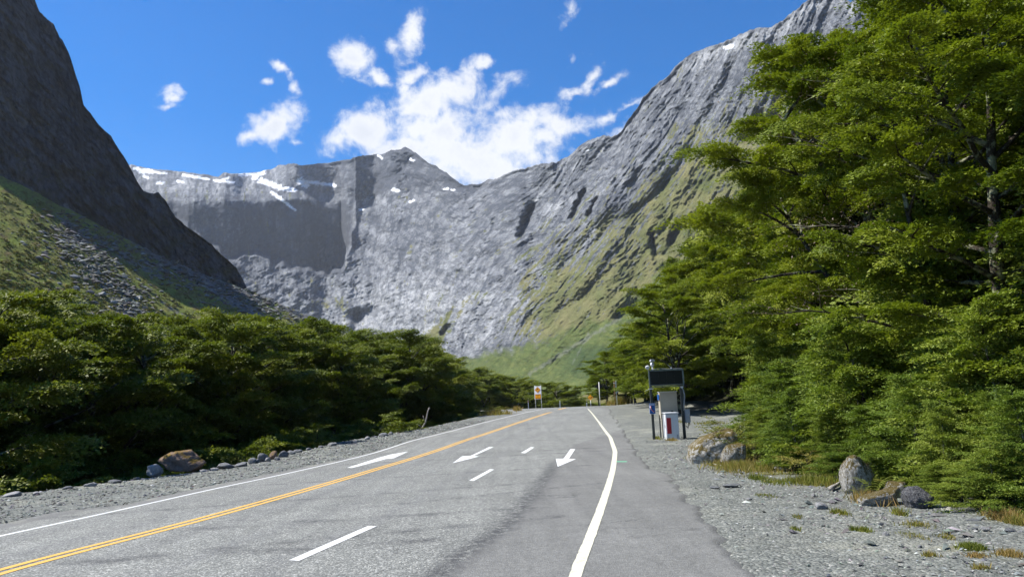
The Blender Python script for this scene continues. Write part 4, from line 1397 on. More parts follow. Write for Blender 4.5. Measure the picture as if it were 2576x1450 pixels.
rock_px(452, 1190, 108, 50, M_brown_rock, 'big rust-brown boulder with orange moss at the edge of the left gravel shoulder', 'boulder', 'boulder', sub=5, seed=31, sink=0.22)
rock_px(385, 1197, 42, 24, M_pale_rock, 'smooth pale grey stone leaning against the left of the big brown boulder', 'stone', 'stone', sub=4, seed=32, sink=.1)
LST = [(25, 1249, 52, 12, 'p'), (87, 1243, 20, 8, 'p'), (168, 1229, 24, 7, 'g'), (226, 1223, 32, 10, 'p'), (284, 1215, 38, 9, 'g'), (340, 1206, 20, 7, 'g'), (510, 1187, 26, 8, 'p'), (536, 1184, 26, 8, 'p'), (565, 1178, 46, 14, 'g'),
       (605, 1173, 42, 11, 'g'), (634, 1165, 26, 14, 'g'), (660, 1160, 32, 24, 'g'), (685, 1154, 28, 20, 'r'), (711, 1149, 26, 17, 'g'), (729, 1142, 24, 10, 'g'), (748, 1137, 26, 8, 'g'), (775, 1131, 16, 6, 'g'), (806, 1126, 14, 7, 'g'),
       (835, 1121, 32, 10, 'g'), (868, 1115, 14, 6, 'g'), (893, 1113, 12, 7, 'p'), (924, 1105, 14, 8, 'p'), (945, 1101, 10, 6, 'g'), (965, 1097, 28, 9, 'g'), (983, 1094, 12, 9, 'g'), (1033, 1086, 8, 5, 'g'), (648, 1164, 16, 12, 'g'), (672, 1160, 18, 12, 'p'), (696, 1157, 14, 9, 'g')]
for (u, v, a, b, c) in LST:
    m = {'p': M_pale_rock, 'g': M_grey_rock, 'r': M_brown_rock}[c]
    lb = {'p': 'pale rounded stone in the line edging the left gravel shoulder', 'g': 'grey angular stone in the line edging the left gravel shoulder', 'r': 'reddish stone in the cluster edging the left shoulder beyond the big boulder'}[c]
    rock_px(u, v, a, b, m, lb, group='stones edging the left shoulder', sub=3)
# right-hand rocks
rock_px(1800, 1163, 112, 62, M_moss_rock, 'large sloping slab mottled with brown moss beside the lay-by', 'rock_slab', 'rock', sub=5, seed=41, sink=0.3, tilt=-0.32)
rock_px(1850, 1168, 50, 50, M_moss_rock, 'smaller mossy rock against the right of the large mottled slab', 'rock', 'rock', sub=4, seed=42, sink=0.3)
rock_px(2166, 1238, 66, 74, M_moss_rock, 'upright stump-like boulder with mossy top beside the ferns', 'boulder', 'boulder', sub=5, seed=43, sink=0.12)
rock_px(2215, 1205, 50, 40, M_moss_rock, 'grey rock half hidden behind the upright mossy boulder', 'rock', 'rock', sub=4, seed=44, sink=.1)
rock_px(2222, 1270, 84, 32, M_moss_rock, 'low rock capped with golden moss in front of the saplings', 'rock', 'rock', sub=5, seed=45, sink=0.3, tilt=-.2)
rock_px(2268, 1250, 66, 40, M_moss_rock, 'pale lichened rock behind the golden moss rock', 'rock', 'rock', sub=4, seed=46, sink=0.3)
rock_px(2316, 1278, 62, 44, M_dark_rock, 'dark rough rock at the right end of the mossy rocks', 'rock', 'rock', sub=5, seed=47, sink=0.2)
rock_px(1990, 1166, 22, 18, M_pale_rock, 'small white rock behind the bleached log', 'stone', 'stone', sub=4, seed=48)
rock_px(1810, 1032, 44, 20, M_dark_rock, 'dark boulder lying at the back of the lay-by under the trees', 'boulder', 'boulder', sub=4, seed=49)
RST = [(2069, 1280, 44, 16, 'p', 'pair-like flat pale stone on the gravel left of the golden moss rock'), (1845, 1224, 48, 8, 'g', 'flat flaky grey stone on the gravel beyond the grass strip'), (1799, 1228, 26, 6, 'g', 'small flat stone left of the flaky grey stone'),
       (1886, 1257, 18, 6, 'p', 'thin pale chip of stone on the lay-by gravel'), (2218, 1322, 16, 9, 'g', 'lone grey stone on the gravel below the golden moss rock'), (2232, 1352, 19, 14, 'p', 'bluish white stone on the open gravel'),
       (2469, 1284, 20, 9, 'g', 'grey slab stone under the right-hand saplings'), (2452, 1312, 34, 8, 'g', 'broad flat grey stone near the right edge'), (2482, 1335, 20, 11, 'p', 'whitish stone with a dark side near the right edge'),
       (2456, 1333, 16, 8, 'g', 'small grey stone beside the whitish one near the right edge'), (2549, 1340, 30, 11, 'g', 'grey slab at the right edge of the gravel'), (2571, 1343, 16, 10, 'p', 'pale stone touching the slab at the right edge'),
       (2426, 1301, 10, 6, 'p', 'little pale stone below the saplings'), (2316, 1377, 16, 7, 'p', 'pale chip among the yellow grass tufts'), (2402, 1403, 18, 5, 'p', 'flat pale chip left of the bright green grass tuft'), (2019, 1279, 18, 5, 'd', 'dark flat stone left of the pale pair-like stone')]
for (u, v, a, b, c, lb) in RST:
    rock_px(u, v, a, b, {'p': M_pale_rock, 'g': M_grey_rock, 'd': M_dark_rock}[c], lb, sub=3, sink=.3)

# loose gravel, one mass nobody could count
def scatter_stones(name, xs, ys, size, seed, label):
    rng = np.random.default_rng(seed)
    n = len(xs)
    base = np.array([[1, 0, 0], [0, 1, 0], [-1, 0, 0], [0, -1, 0], [0, 0, 1], [0, 0, -.6]], float)
    B = base[None] * (1 + rng.normal(0, .25, (n, 6, 1)))
    B[..., 2] *= 0.5
    a = rng.random(n) * 6.28
    ca, sa = np.cos(a)[:, None], np.sin(a)[:, None]
    bx, by = B[..., 0] * 1.3, B[..., 1] * .8
    tl = rng.normal(0, .3, (n, 1))
    Vx, Vy = bx * ca - by * sa, bx * sa + by * ca
    V = np.stack([Vx, Vy, B[..., 2] + Vx * tl], -1) * size[:, None, None]
    V += np.stack([xs, ys, gz(xs, ys) + size * .15], -1)[:, None]
    fb = np.array([[0, 1, 4], [1, 2, 4], [2, 3, 4], [3, 0, 4], [1, 0, 5], [2, 1, 5], [3, 2, 5], [0, 3, 5]])
    Fc = (fb[None] + (np.arange(n) * 6)[:, None, None]).reshape(-1, 3)
    shade = rng.choice([0.10, .14, .18, .25, .42], n, p=[.2, .32, .28, .14, .06])
    tint = np.array([1, 1.03, .97])[None] * shade[:, None] + rng.normal(0, .01, (n, 3))
    col = np.repeat(np.clip(tint, .03, .8), 6, 0)
    o = link(name, make_mesh(name, V.reshape(-1, 3), Fc, M_pebble, False, color=col))
    o['kind'] = 'stuff'; o['label'] = label
    return o


def mk_pebble():
    m, t, out = material('pebbles')
    a = attr(t, 'base')
    n = t.noise(pos(t), 60.0, 3.0, .6)
    bsdf(t, out, t.mix(1.0, a.outputs['Color'], t.ramp(n, [(.3, .75), (.7, 1.15)]), 'MULTIPLY'), .9, .2)
    return m
M_pebble = mk_pebble()
rng = np.random.default_rng(77)
n = 15000
yy = 6.5 + 30 * rng.random(n) ** 1.7
lo, hi = xR(yy), xF(yy) + 1.0
xx = lo + (hi - lo) * rng.random(n) ** 0.55
scatter_stones('gravel', xx + .05, yy, 0.006 + 0.022 * rng.random(n) ** 5 + .0005 * yy, 78, 'loose grey gravel on the lay-by right of the road')
n = 900
yy = 7 + 24 * rng.random(n) ** 1.3
lo, hi = xR(yy) + .4, xF(yy) + .6
xx = lo + (hi - lo) * rng.random(n) ** .5
scatter_stones('loose_stones', xx, yy, 0.025 + 0.06 * rng.random(n) ** 4, 81, 'larger loose stones strewn over the lay-by gravel')
n = 8000
yy = 10 + 50 * rng.random(n) ** 1.4
lo, hi = xE(yy) - .2, xL(yy)
xx = lo + (hi - lo) * rng.random(n)
scatter_stones('gravel', xx, yy, 0.012 + 0.035 * rng.random(n) ** 4 + .0006 * yy, 79, 'loose grey gravel on the shoulder left of the road')

# boulders on the talus ------------------------------------------------------------
from mathutils.bvhtree import BVHTree
hs_me = bpy.data.objects['hillside'].data
bv = BVHTree.FromPolygons([v.co[:] for v in hs_me.vertices], [p.vertices[:] for p in hs_me.polygons])


def hit(u, v):
    d = ray(u, v); d = d / np.linalg.norm(d)
    loc, nn, i, dist = bv.ray_cast(Vector(EYE.tolist()), Vector(d.tolist()))
    return loc


random.seed(9)
named = [(100, 650, 26, 14, 'single pale-topped boulder high on the left of the talus slope'), (135, 690, 16, 9, 'squarish grey boulder below the pale-topped one on the talus'), (1010, 480, 0, 0, '')]
bould = [(100, 655, 26, 14), (132, 690, 20, 10), (185, 700, 30, 12), (215, 705, 22, 10), (245, 690, 24, 10), (192, 730, 26, 14), (225, 738, 24, 12), (258, 745, 26, 14), (285, 765, 22, 12), (300, 775, 24, 10), (150, 715, 18, 8), (170, 742, 20, 10),
         (330, 735, 16, 8), (310, 700, 24, 9), (350, 750, 18, 9), (238, 765, 26, 12), (205, 765, 20, 10), (275, 720, 18, 8), (440, 700, 12, 6), (480, 730, 14, 7), (520, 745, 16, 7), (560, 735, 12, 6), (405, 735, 14, 7), (380, 700, 12, 6), (650, 745, 12, 10),
         (700, 775, 14, 7), (745, 790, 12, 6), (820, 815, 18, 10), (845, 822, 14, 8), (870, 826, 20, 10), (895, 830, 16, 8), (920, 832, 18, 9), (945, 834, 14, 8), (240, 600, 18, 7), (160, 605, 14, 6), (300, 650, 14, 6), (255, 640, 12, 5), (340, 670, 12, 5), (205, 660, 16, 7), (120, 625, 14, 6)]
for i, (u, v, a, b) in enumerate(bould):
    p = hit(u, v)
    if p is None:
        continue
    k = p.y / F
    rock('boulder', M_grey_rock if i % 3 else M_dark_rock, p.x, p.y, a * k / 1.9, a * k / 2.1, b * k / 1.15, named[i][4] if i < 2 else 'dark angular boulder in the rockfall on the grassy talus slope', 'boulder', 'boulders on the talus slope', sub=2, sink=.35, z=p.z)
# finer rockfall in streams down the slope
rng = np.random.default_rng(12)
cand = []
while len(cand) < 4200:
    q = rng.random()
    if q < .38:
        t_ = rng.random(); u = 150 + 200 * t_ + rng.normal(0, 34); v = 590 + 190 * t_ + rng.normal(0, 22)
    elif q < .68:
        t_ = rng.random(); u = 140 + 560 * t_ + rng.normal(0, 26); v = 555 + 235 * t_ + rng.normal(0, 16)
    elif q < .85:
        u = 400 + 560 * rng.random(); v = float(tal_top(u)) + abs(rng.normal(0, 22)) + 3
    else:
        u = 1000 * rng.random(); v = float(tal_top(u)) + 20 + 260 * rng.random()
    p = hit(u, v)
    if p is not None:
        cand.append((p.x, p.y, p.z))
cand = np.array(cand)
sz = 0.28 + 1.3 * rng.random(len(cand)) ** 4
sz *= np.clip(cand[:, 1] / 260, .6, 1.6)
_gz = gz
def gz(x, y, _c=cand):
    return _c[:, 2] if len(np.atleast_1d(x)) == len(_c) else _gz(x, y)
M_peb0 = M_pebble
o = scatter_stones('scree', cand[:, 0], cand[:, 1], sz, 13, 'grey rockfall scattered down the grassy talus slope')
gz = _gz
ca = o.data.color_attributes['base']
buf = np.zeros(len(o.data.vertices) * 4, np.float32); ca.data.foreach_get('color', buf)
buf = buf.reshape(-1, 4); buf[:, :3] = np.clip(buf[:, :3] * .55 + .03, 0, .3); ca.data.foreach_set('color', buf.ravel())

# low alpine scrub over the talus, far too much to count
cs_ = []
rng = np.random.default_rng(44)
while len(cs_) < 5200:
    u = 980 * rng.random(); v = float(tal_top(u)) + 14 + 330 * rng.random() ** .8
    if fbm(np.array([u / 60]), np.array([v / 24]), 0, 3, 123)[0] + .5 * rng.random() < .1:
        continue
    p = hit(u, v)
    if p is not None:
        cs_.append((p.x, p.y, p.z))
cs_ = np.array(cs_)
nb = len(cs_)
Vv, Ff, vr = plumes(cs_ + np.array([0, 0, .12]), norm(rng.normal(size=(nb, 3)) * np.array([1, 1, 0]) + 1e-6), np.repeat([[0, 0, 1.0]], nb, 0), .35 + .9 * rng.random(nb) ** 3, 34, .42, rng)
o = link('scrub', make_mesh('scrub', Vv, Ff, M_scrub, False, attrs={'leafvar': vr}))
o['kind'] = 'stuff'; o['label'] = 'low green and russet scrub covering the talus slope'

# ------------------------------------------------------------------ grass and ferns
rng = np.random.default_rng(31)
BX = []
def tuftpatch(u, v, ru, rv, n, h, hue):
    x, y = gz0(u, v); x2, _ = gz0(u + ru, v); _, y2 = gz0(u, v - rv)
    px_ = x + rng.normal(0, .5, n) * abs(x2 - x); py = y + rng.normal(0, .5, n) * abs(y2 - y)
    BX.append(np.stack([px_, py, gz(px_, py) - .01, np.full(n, h) * (0.4 + rng.random(n)), np.clip(hue + rng.normal(0, .12, n), 0, 1)], 1))
for q in ((1880, 1176, 90, 14, 2600, .16, .62), (1830, 1168, 40, 8, 500, .12, .6), (1960, 1212, 60, 8, 700, .07, .4), (1905, 1205, 18, 6, 300, .12, .15), (2050, 1215, 60, 9, 1100, .16, .5), (2195, 1262, 36, 10, 500, .16, .9),
          (2445, 1378, 26, 6, 900, .06, .12), (2545, 1398, 28, 8, 500, .07, .95), (2460, 1400, 24, 5, 300, .05, .9), (2530, 1306, 34, 10, 700, .14, .85), (2560, 1320, 20, 8, 400, .12, .6), (2175, 1336, 14, 5, 260, .06, .4), (2150, 1332, 8, 3, 120, .06, .2),
          (2290, 1350, 34, 8, 420, .05, .55), (2110, 1290, 22, 5, 260, .07, .45), (2310, 1320, 40, 8, 300, .05, .6), (2005, 1300, 14, 4, 120, .05, .5), (2380, 1350, 20, 5, 160, .05, .6), (2260, 1292, 14, 5, 160, .1, .5),
          (1745, 1158, 14, 5, 300, .16, .7), (1652, 1103, 8, 3, 120, .14, .45), (1690, 1107, 14, 2, 160, .12, .75), (1560, 1015, 16, 3, 500, .9, .6), (1580, 1017, 14, 3, 300, .7, .75), (1790, 1064, 60, 4, 300, .12, .45), (1700, 1060, 30, 4, 200, .12, .5),
          (1300, 1031, 8, 2, 260, .4, .8), (1240, 1042, 40, 2, 500, .4, .7), (1535, 1019, 14, 2, 200, .5, .8), (2470, 1428, 20, 4, 160, .05, .7), (2340, 1395, 16, 4, 120, .05, .6), (2000, 1330, 12, 4, 80, .05, .5), (1925, 1247, 30, 5, 160, .05, .5)):
    tuftpatch(*q)
B = np.concatenate(BX)
n = len(B); a = rng.random(n) * 6.28; ln = rng.normal(0, .35, (n, 2)) * B[:, 3:4]
wd = 0.004 + .0004 * B[:, 1]
side = np.stack([np.cos(a), np.sin(a)], 1) * wd[:, None]
b0 = np.concatenate([B[:, :2] - side, B[:, 2:3]], 1); b1 = np.concatenate([B[:, :2] + side, B[:, 2:3]], 1)
tip = np.concatenate([B[:, :2] + ln, B[:, 2:3] + B[:, 3:4]], 1)
V = np.stack([b0, b1, tip], 1).reshape(-1, 3)
o = link('grass', make_mesh('grass', V, np.arange(3 * n).reshape(-1, 3), M_grass, False, attrs={'leafvar': np.repeat(B[:, 4] * 1.25 - .25, 3)}))
o['kind'] = 'stuff'; o['label'] = 'green and tawny grass tufts on the gravel and at the forest edge'


def fern(u, v, h, label):
    x, y = gz0(u, v)
    V, Fc, var = [], [], []
    r_ = np.random.default_rng(int(u))
    for k in range(11):
        az = k * 2.4; L = h * (0.8 + .4 * r_.random())
        for j in range(12):
            f = (j + 1) / 12
            c = np.array([math.cos(az) * L * f * .75, math.sin(az) * L * f * .75, L * (f - .55 * f * f) * 1.5])
            s_ = np.array([-math.sin(az), math.cos(az), 0]); w_ = h * .22 * (1 - f * .85)
            t_ = np.array([math.cos(az), math.sin(az), .2]) * h * .035
            for sg in (1, -1):
                b = len(V)
                V += [c - t_, c + t_, c + s_ * sg * w_ + t_ * 1.5 - np.array([0, 0, w_ * .3])]
                Fc.append([b, b + 1, b + 2]); var += [.5 + .3 * r_.random()] * 3
    r = thing('fern', label, 'fern', (x, y, float(zc(y)) - .01))
    link('fronds', make_mesh('fern_fronds', np.array(V), np.array(Fc), M_leafY, False, attrs={'leafvar': np.array(var)}), r)
fern(2200, 1244, .42, 'bright fern right in front of the upright mossy boulder')
fern(2245, 1240, .36, 'fern behind the golden moss rock')
fern(2165, 1252, .26, 'small yellowing fern at the foot of the upright mossy boulder')

# driftwood and dead wood
def wood_piece(name, pts_px, rad, label, cat, ydist=None, lift=0.0, branches=()):
    P3 = []
    for (u, v) in pts_px:
        if ydist:
            P3.append(PT(u, v, ydist))
        else:
            x, y = gz0(u, v); P3.append(np.array([x, y, float(zc(y)) + lift]))
    m = MB(); m.tube(P3, np.linspace(1, .45, len(P3)) * rad, 7)
    r = None
    o = m.build(name, M_wood, smooth=True)
    tag(o, label, cat)
    for br in branches:
        q = [PT(u, v, ydist) if ydist else np.array([*gz0(u, v), 0.05]) for (u, v) in br]
        MB().tube(q, np.linspace(1, .3, len(q)) * rad * .5, 5).build('branch', M_wood, o, smooth=True)
    return o
wood_piece('log', [(1952, 1182), (1972, 1184), (1990, 1182), (2008, 1181), (2022, 1177)], .055, 'short bleached white log lying on the grass strip', 'log', lift=.05)
wood_piece('driftwood', [(1796, 1170), (1806, 1172), (1818, 1173)], .03, 'small forked stick beside the grass strip', 'stick', lift=.03)
wood_piece('driftwood', [(2090, 1236), (2104, 1228), (2120, 1216)], .045, 'dark gnarled root leaning on the upright mossy boulder', 'root', lift=.06)
wood_piece('dead_branch', [(1052, 1088), (1062, 1076), (1070, 1062), (1074, 1046), (1076, 1034), (1080, 1024)], .075, 'bare pale dead branch sticking up from the river bank', 'branch', ydist=55.0,
           branches=([(1062, 1076), (1054, 1068), (1048, 1066)], [(1070, 1062), (1066, 1050), (1064, 1044)], [(1058, 1082), (1066, 1078), (1076, 1076)]))

# ------------------------------------------------------------------ roadside equipment
M_post = flat_mat('dark_post', (0.05, 0.055, 0.05), .7)
M_board = flat_mat('sign_face_black', (0.012, 0.013, 0.013), .35, .4)
M_frame = flat_mat('sign_frame_green_grey', (0.16, 0.19, 0.17), .5)
M_cabw = flat_mat('cabinet_white', (0.62, 0.64, 0.66), .45, var=.06)
M_cabg = flat_mat('cabinet_grey', (0.34, 0.36, 0.38), .45, var=.08)
M_cabs = flat_mat('cabinet_stainless', (0.44, 0.40, 0.32), .45, .5, .0, .1, 3.0)
M_red = flat_mat('red_panel', (0.42, 0.02, 0.03), .4)
M_blue = flat_mat('blue_sign', (0.01, 0.09, 0.33), .4)
M_pipe = flat_mat('grey_conduit', (0.32, 0.34, 0.34), .5)
M_signwhite = flat_mat('sign_white', (0.70, 0.70, 0.74), .4, var=.05)
M_orange = flat_mat('sign_orange', (0.72, 0.30, 0.01), .4, var=.06)
M_black = flat_mat('sign_black', (0.012, 0.012, 0.012), .5)
M_polew = flat_mat('white_pole', (0.72, 0.72, 0.68), .5, var=.12)
M_timber = flat_mat('weathered_pole', (0.19, 0.12, 0.075), .9, .1, var=.4)
M_cable = flat_mat('dark_cable', (0.03, 0.03, 0.03), .6)
M_pink = flat_mat('faded_red_band', (0.62, 0.22, 0.18), .5)


def text(name, body, size, loc, mat, parent, ext=.001):
    c = bpy.data.curves.new(name, 'FONT'); c.body = body; c.size = size; c.align_x = 'CENTER'; c.align_y = 'CENTER'; c.extrude = ext
    c.materials.append(mat)
    dg = bpy.data.objects.new(name, c); COL.objects.link(dg)
    dep = bpy.context.evaluated_depsgraph_get()
    me = bpy.data.meshes.new_from_object(dg.evaluated_get(dep))
    bpy.data.objects.remove(dg)
    if not me.materials:
        me.materials.append(mat)
    o = link(name, me, parent, loc); o.rotation_euler = (PI / 2, 0, 0)
    return o


b0 = G(1647, 1105); yS = float(b0[1]); k = yS / F * math.hypot(1, .0)
print('SIGN', b0, k)
def loc_(u, v, dy=0.0):
    p = PT(u, v, yS + dy); return np.array([p[0] - b0[0], dy, p[2] - b0[2]])
rt_ = thing('message_board', 'black electronic message board on two dark posts at the edge of the lay-by', 'sign', b0)
tl, tr_, bl, br_ = loc_(1632, 932), loc_(1716, 927), loc_(1635, 971), loc_(1718, 966)
cx = (tl[0] + tr_[0] + bl[0] + br_[0]) / 4; cz = (tl[2] + tr_[2] + bl[2] + br_[2]) / 4
wB, hB = 1.0 * (tr_[0] - tl[0]), (tl[2] + tr_[2] - bl[2] - br_[2]) / 2
pr = loc_(1726, 1108)
MB().box((0.0, .14, 1.10), (.11, .11, 2.6)).build('post', M_post, rt_, .008)
zr = float(gz(b0[0] + pr[0], yS)) - b0[2]
MB().box((pr[0] - .02, .14, 1.10), (.12, .11, 2.7)).build('post', M_post, rt_, .008)
MB().box((cx, 0.06, cz), (wB, .22, hB)).build('housing', M_board, rt_, .01)
for (a, b_, c, d_) in ((cx, cz + hB / 2 - .02, wB + .06, .05), (cx, cz - hB / 2 + .03, wB + .06, .035), (cx, cz - hB / 2 - .05, wB + .02, .035)):
    MB().box((a, -.07, b_), (c, .05, d_)).build('frame_rail', M_frame, rt_, .006)
for sx in (-1, 1):
    MB().box((cx + sx * (wB / 2 + .005), -.07, cz), (.06, .05, hB + .05)).build('frame_rail', M_frame, rt_, .006)
for i in range(4):
    xx_ = cx + (i - 1.5) * wB * .235
    MB().box((xx_, -.062, cz), (wB * .215, .02, hB * .84)).build('display_panel', M_board, rt_, .006)
MB().tube([(cx - wB * .5 + .1, 0, cz + hB / 2 + .03), (cx - wB * .2, 0, cz + hB / 2 + .07), (cx + .1, 0, cz + hB / 2 + .04), (cx + wB * .48, 0, cz + hB / 2 + .035), (cx + wB * .53, 0, cz + hB / 2 - .1), (cx + wB * .54, 0, cz - .1)], .012, 5).build('conduit', M_pipe, rt_, smooth=True)
MB().box((cx + wB * .18, 0, cz + hB / 2 + .07), (.06, .05, .07)).build('light_sensor', M_cabw, rt_, .01)
zt_ = cz - hB / 2
MB().box((pr[0] - .02, -.03, zt_ - .10), (.12, .08, .10)).build('cable_gland', M_cabw, rt_, .02)
for q in (0, .03):
    MB().tube([(pr[0] - .02 + q, -.03, zt_ - .12), (pr[0] + .03 + q, -.03, zt_ - .28), (pr[0] + .06 + q, -.02, zt_ - .45), (pr[0] + .05 + q, 0, zt_ - .62), (pr[0] + .02 + q, .03, zt_ - .9), (pr[0] + .0 + q, .05, zt_ - 1.15)], .014, 5).build('cable', M_pipe, rt_, smooth=True)
for q in range(3):
    MB().tube([(pr[0] + .10, .02, .88), (pr[0] + .18 + .03 * q, .02, .70 - .04 * q), (pr[0] + .13, .02, .50 - .03 * q), (pr[0] + .05, .05, .55)], .014, 5).build('cable', M_cable, rt_, smooth=True)
MB().tube([(0.0, -.02, zt_ - .1), (-.28, -.02, zt_ - .22)], .012, 5).build('bracket', M_pipe, rt_)
MB().box((-.02, -.03, zt_ - .13), (.22, .03, .04)).build('bracket', M_cabw, rt_)

# camera and floodlight standing on the board
zc_ = cz + hB / 2
cam_x = loc_(1642, 925)[0]
r = thing('security_camera', 'white dome traffic camera on a stub mount on top of the message board', 'camera', b0 + np.array([cam_x, .06, zc_ + .05]))
MB().tube([(0, 0, -.05), (0, 0, .05), (0, 0, .13)], [.05, .035, .035], 10).build('mount', M_cabw, r, smooth=True)
m = bmesh.new(); bmesh.ops.create_uvsphere(m, u_segments=16, v_segments=10, radius=.095)
me = bpy.data.meshes.new('body'); m.to_mesh(me); m.free(); me.materials.append(M_cabw); me.polygons.foreach_set('use_smooth', np.ones(len(me.polygons), bool))
o = link('body', me, r, (0, 0, .22)); o.scale = (1, 1, 1.15)
MB().box((0, -.02, .39), (.19, .16, .10), .25).build('head', M_cabw, r, .02)
for sx in (-.045, .045):
    MB().tube([(sx - .02, -.13, .39), (sx - .02, -.09, .39)], .026, 10).build('lens', M_black, r)
MB().tube([(0, -.105, .24), (0, -.085, .24)], .032, 10).build('lens', M_black, r)
r = thing('floodlight', 'small white floodlight tilted on the left corner of the message board', 'lamp', b0 + np.array([loc_(1631, 930)[0], .03, zc_ + .06]))
MB().tube([(0, 0, -.06), (0, 0, .04)], .015, 6).build('bracket', M_cabw, r)
MB().tube([(-.05, -.08, .07), (0, .0, .10), (.04, .06, .12)], [.095, .075, .03], 12).build('housing', M_cabw, r, smooth=True)
MB().tube([(-.055, -.092, .067), (-.05, -.082, .07)], .07, 10).build('lens', M_cabg, r)

# telephone sign on the left post
a1, a2 = loc_(1634, 1014.5), loc_(1649, 1039.5)
wz = a2[0] - a1[0]; hz = a1[2] - a2[2]
r = thing('phone_sign', 'small blue sign with a red telephone handset on the left post of the message board', 'sign', b0 + np.array([(a1[0] + a2[0]) / 2 - .0, -.0, (a1[2] + a2[2]) / 2]))
MB().box((0, .05, 0), (wz + .03, .012, hz + .03)).build('rim', M_signwhite, r)
MB().box((0, .038, 0), (wz, .012, hz)).build('plate', M_blue, r)
MB().box((0, .028, hz * .40), (wz * .94, .006, hz * .13)).build('header_band', M_signwhite, r)
text('lettering', 'PHONE', .085, (0, .022, hz * .40), M_blue, r)
hs_ = [(-.07, .11), (-.075, .04), (-.04, -.05), (.02, -.11), (.07, -.135)]
P3 = [(a, .022, b_) for a, b_ in hs_]
MB().tube(P3, [.042, .026, .024, .026, .042], 8).build('handset_outline', M_signwhite, r, smooth=True)
MB().tube([(a, .002, b_) for a, b_ in hs_], [.030, .017, .016, .017, .030], 8).build('handset', M_red, r, smooth=True)

# cabinets
f1, f2 = loc_(1657, 986, .75), loc_(1705, 1034, .75)
x0, x1 = f1[0], f2[0]; zt1 = f1[2]; zb1 = loc_(1690, 1039, .75)[2]
r = thing('equipment_cabinet', 'tall beige stainless cabinet with a blue edge standing behind the white cabinet', 'cabinet', b0 + np.array([(x0 + x1) / 2, .95, 0]))
hw = (x1 - x0) / 2
MB().box((0.02, 0, (zt1 + zb1) / 2 - .1), (2 * hw - .02, .42, zt1 - zb1 + .2)).build('body', M_cabs, r, .012)
MB().box((0.02, 0, zt1 + .012), (2 * hw + .03, .46, .02)).build('lid', M_cabw, r, .004)
MB().box((-hw - .004, -.02, zt1 - .22), (.02, .34, .26)).build('side_sticker', M_blue, r)
MB().box((-hw + .13, -.10, zb1 / 2 - .1), (.16, .12, zb1)).build('leg', M_cabs, r, .01)
MB().box((-hw + .01, .08, zb1 / 2 - .1), (.05, .05, zb1 + .1)).build('leg', M_post, r, .006)
MB().box((hw - .08, .0, zb1 / 2 - .1), (.10, .12, zb1)).build('leg', M_cabs, r, .01)
MB().box((hw * .35, -.225, zb1 + .10), (.09, .02, .06)).build('latch', M_post, r, .004)
g1, g2 = loc_(1674, 1040, -.35), loc_(1710.5, 1107, -.35)
wC = g2[0] - g1[0]; zC = g1[2]
r = thing('equipment_cabinet', 'white roadside cabinet with a red panel in front of the beige cabinet', 'cabinet', b0 + np.array([(g1[0] + g2[0]) / 2, -.0, 0]))
MB().box((0, 0, zC / 2 - .03), (wC, .66, zC + .04)).build('body', M_cabw, r, .012)
v_ = MB(); v_.v = [[-wC / 2 - .03, -.37, zC], [wC / 2 + .03, -.37, zC], [wC / 2 + .03, .37, zC + .03], [-wC / 2 - .03, .37, zC + .03], [-wC / 2 - .03, -.37, zC + .035], [wC / 2 + .03, -.37, zC + .035], [wC / 2 + .03, .37, zC + .065], [-wC / 2 - .03, .37, zC + .065]]
v_.f = [[0, 3, 2, 1], [4, 5, 6, 7], [0, 1, 5, 4], [1, 2, 6, 5], [2, 3, 7, 6], [3, 0, 4, 7]]
v_.build('lid', M_cabw, r, .005)
MB().box((-wC / 2 + .13, -.336, zC * .53), (.19, .014, zC * .62)).build('red_panel', M_red, r, .003)
MB().box((wC / 2 - .08, -.334, .12), (.06, .012, .16)).build('vent', M_cabg, r, .003)
MB().box((-wC / 2 - .006, 0, zC * .5), (.012, .56, zC * .86)).build('side_door', M_cabw, r, .003)
MB().box((-wC / 2 - .018, -.15, zC * .5), (.016, .03, .12)).build('handle', M_post, r, .003)
MB().box((0, 0, -.03), (wC + .06, .72, .10)).build('plinth', M_cabg, r, .01)
j1, j2 = loc_(1723, 1030), loc_(1738, 1062)
r = thing('junction_box', 'grey metal junction box fixed to the right post of the message board', 'box', b0 + np.array([(j1[0] + j2[0]) / 2, .10, (j1[2] + j2[2]) / 2]))
MB().box((0, 0, 0), (j2[0] - j1[0], .20, j1[2] - j2[2])).build('body', M_cabg, r, .012)
MB().box((0, -.106, 0), ((j2[0] - j1[0]) * .9, .012, (j1[2] - j2[2]) * .94)).build('door', M_cabg, r, .004)
MB().box((0, 0, (j1[2] - j2[2]) / 2 + .008), (j2[0] - j1[0] + .02, .22, .016)).build('lid', M_cabw, r, .003)

# signs and posts at the brow of the road
YB = 86.0
kb = YB / F
def at(u, v):
    p = PT(u, v, YB); return np.array([p[0], p[1], float(zc(YB)) + .0])
def zz(v, vb):
    return (vb - v) * kb
q = at(1354.5, 1024)
r = thing('warning_sign', 'white board with an orange slippery-road diamond and an orange plate below it', 'sign', q, rz=-.42)
for sx in (-.34, .37):
    MB().tube([(sx, .06, -.15), (sx, .06, zz(967.5, 1024))], .042, 8).build('post', M_polew, r, smooth=True)
    MB().tube([(sx, .06, .42), (sx, .06, .47)], .05, 8).build('post_band', M_black, r)
zb, zt2 = zz(1001.5, 1024), zz(969, 1024)
MB().box((.01, 0, (zb + zt2) / 2), (.83, .03, zt2 - zb)).build('backing_board', M_signwhite, r, .006)
zd = zz(978, 1024); s_ = .345
MB().prism([(0, zd - s_), (s_, zd), (0, zd + s_), (-s_, zd)], -.030, -.020).build('diamond_border', M_black, r)
s2 = s_ * .90
MB().prism([(0, zd - s2), (s2, zd), (0, zd + s2), (-s2, zd)], -.038, -.031).build('diamond_face', M_orange, r)
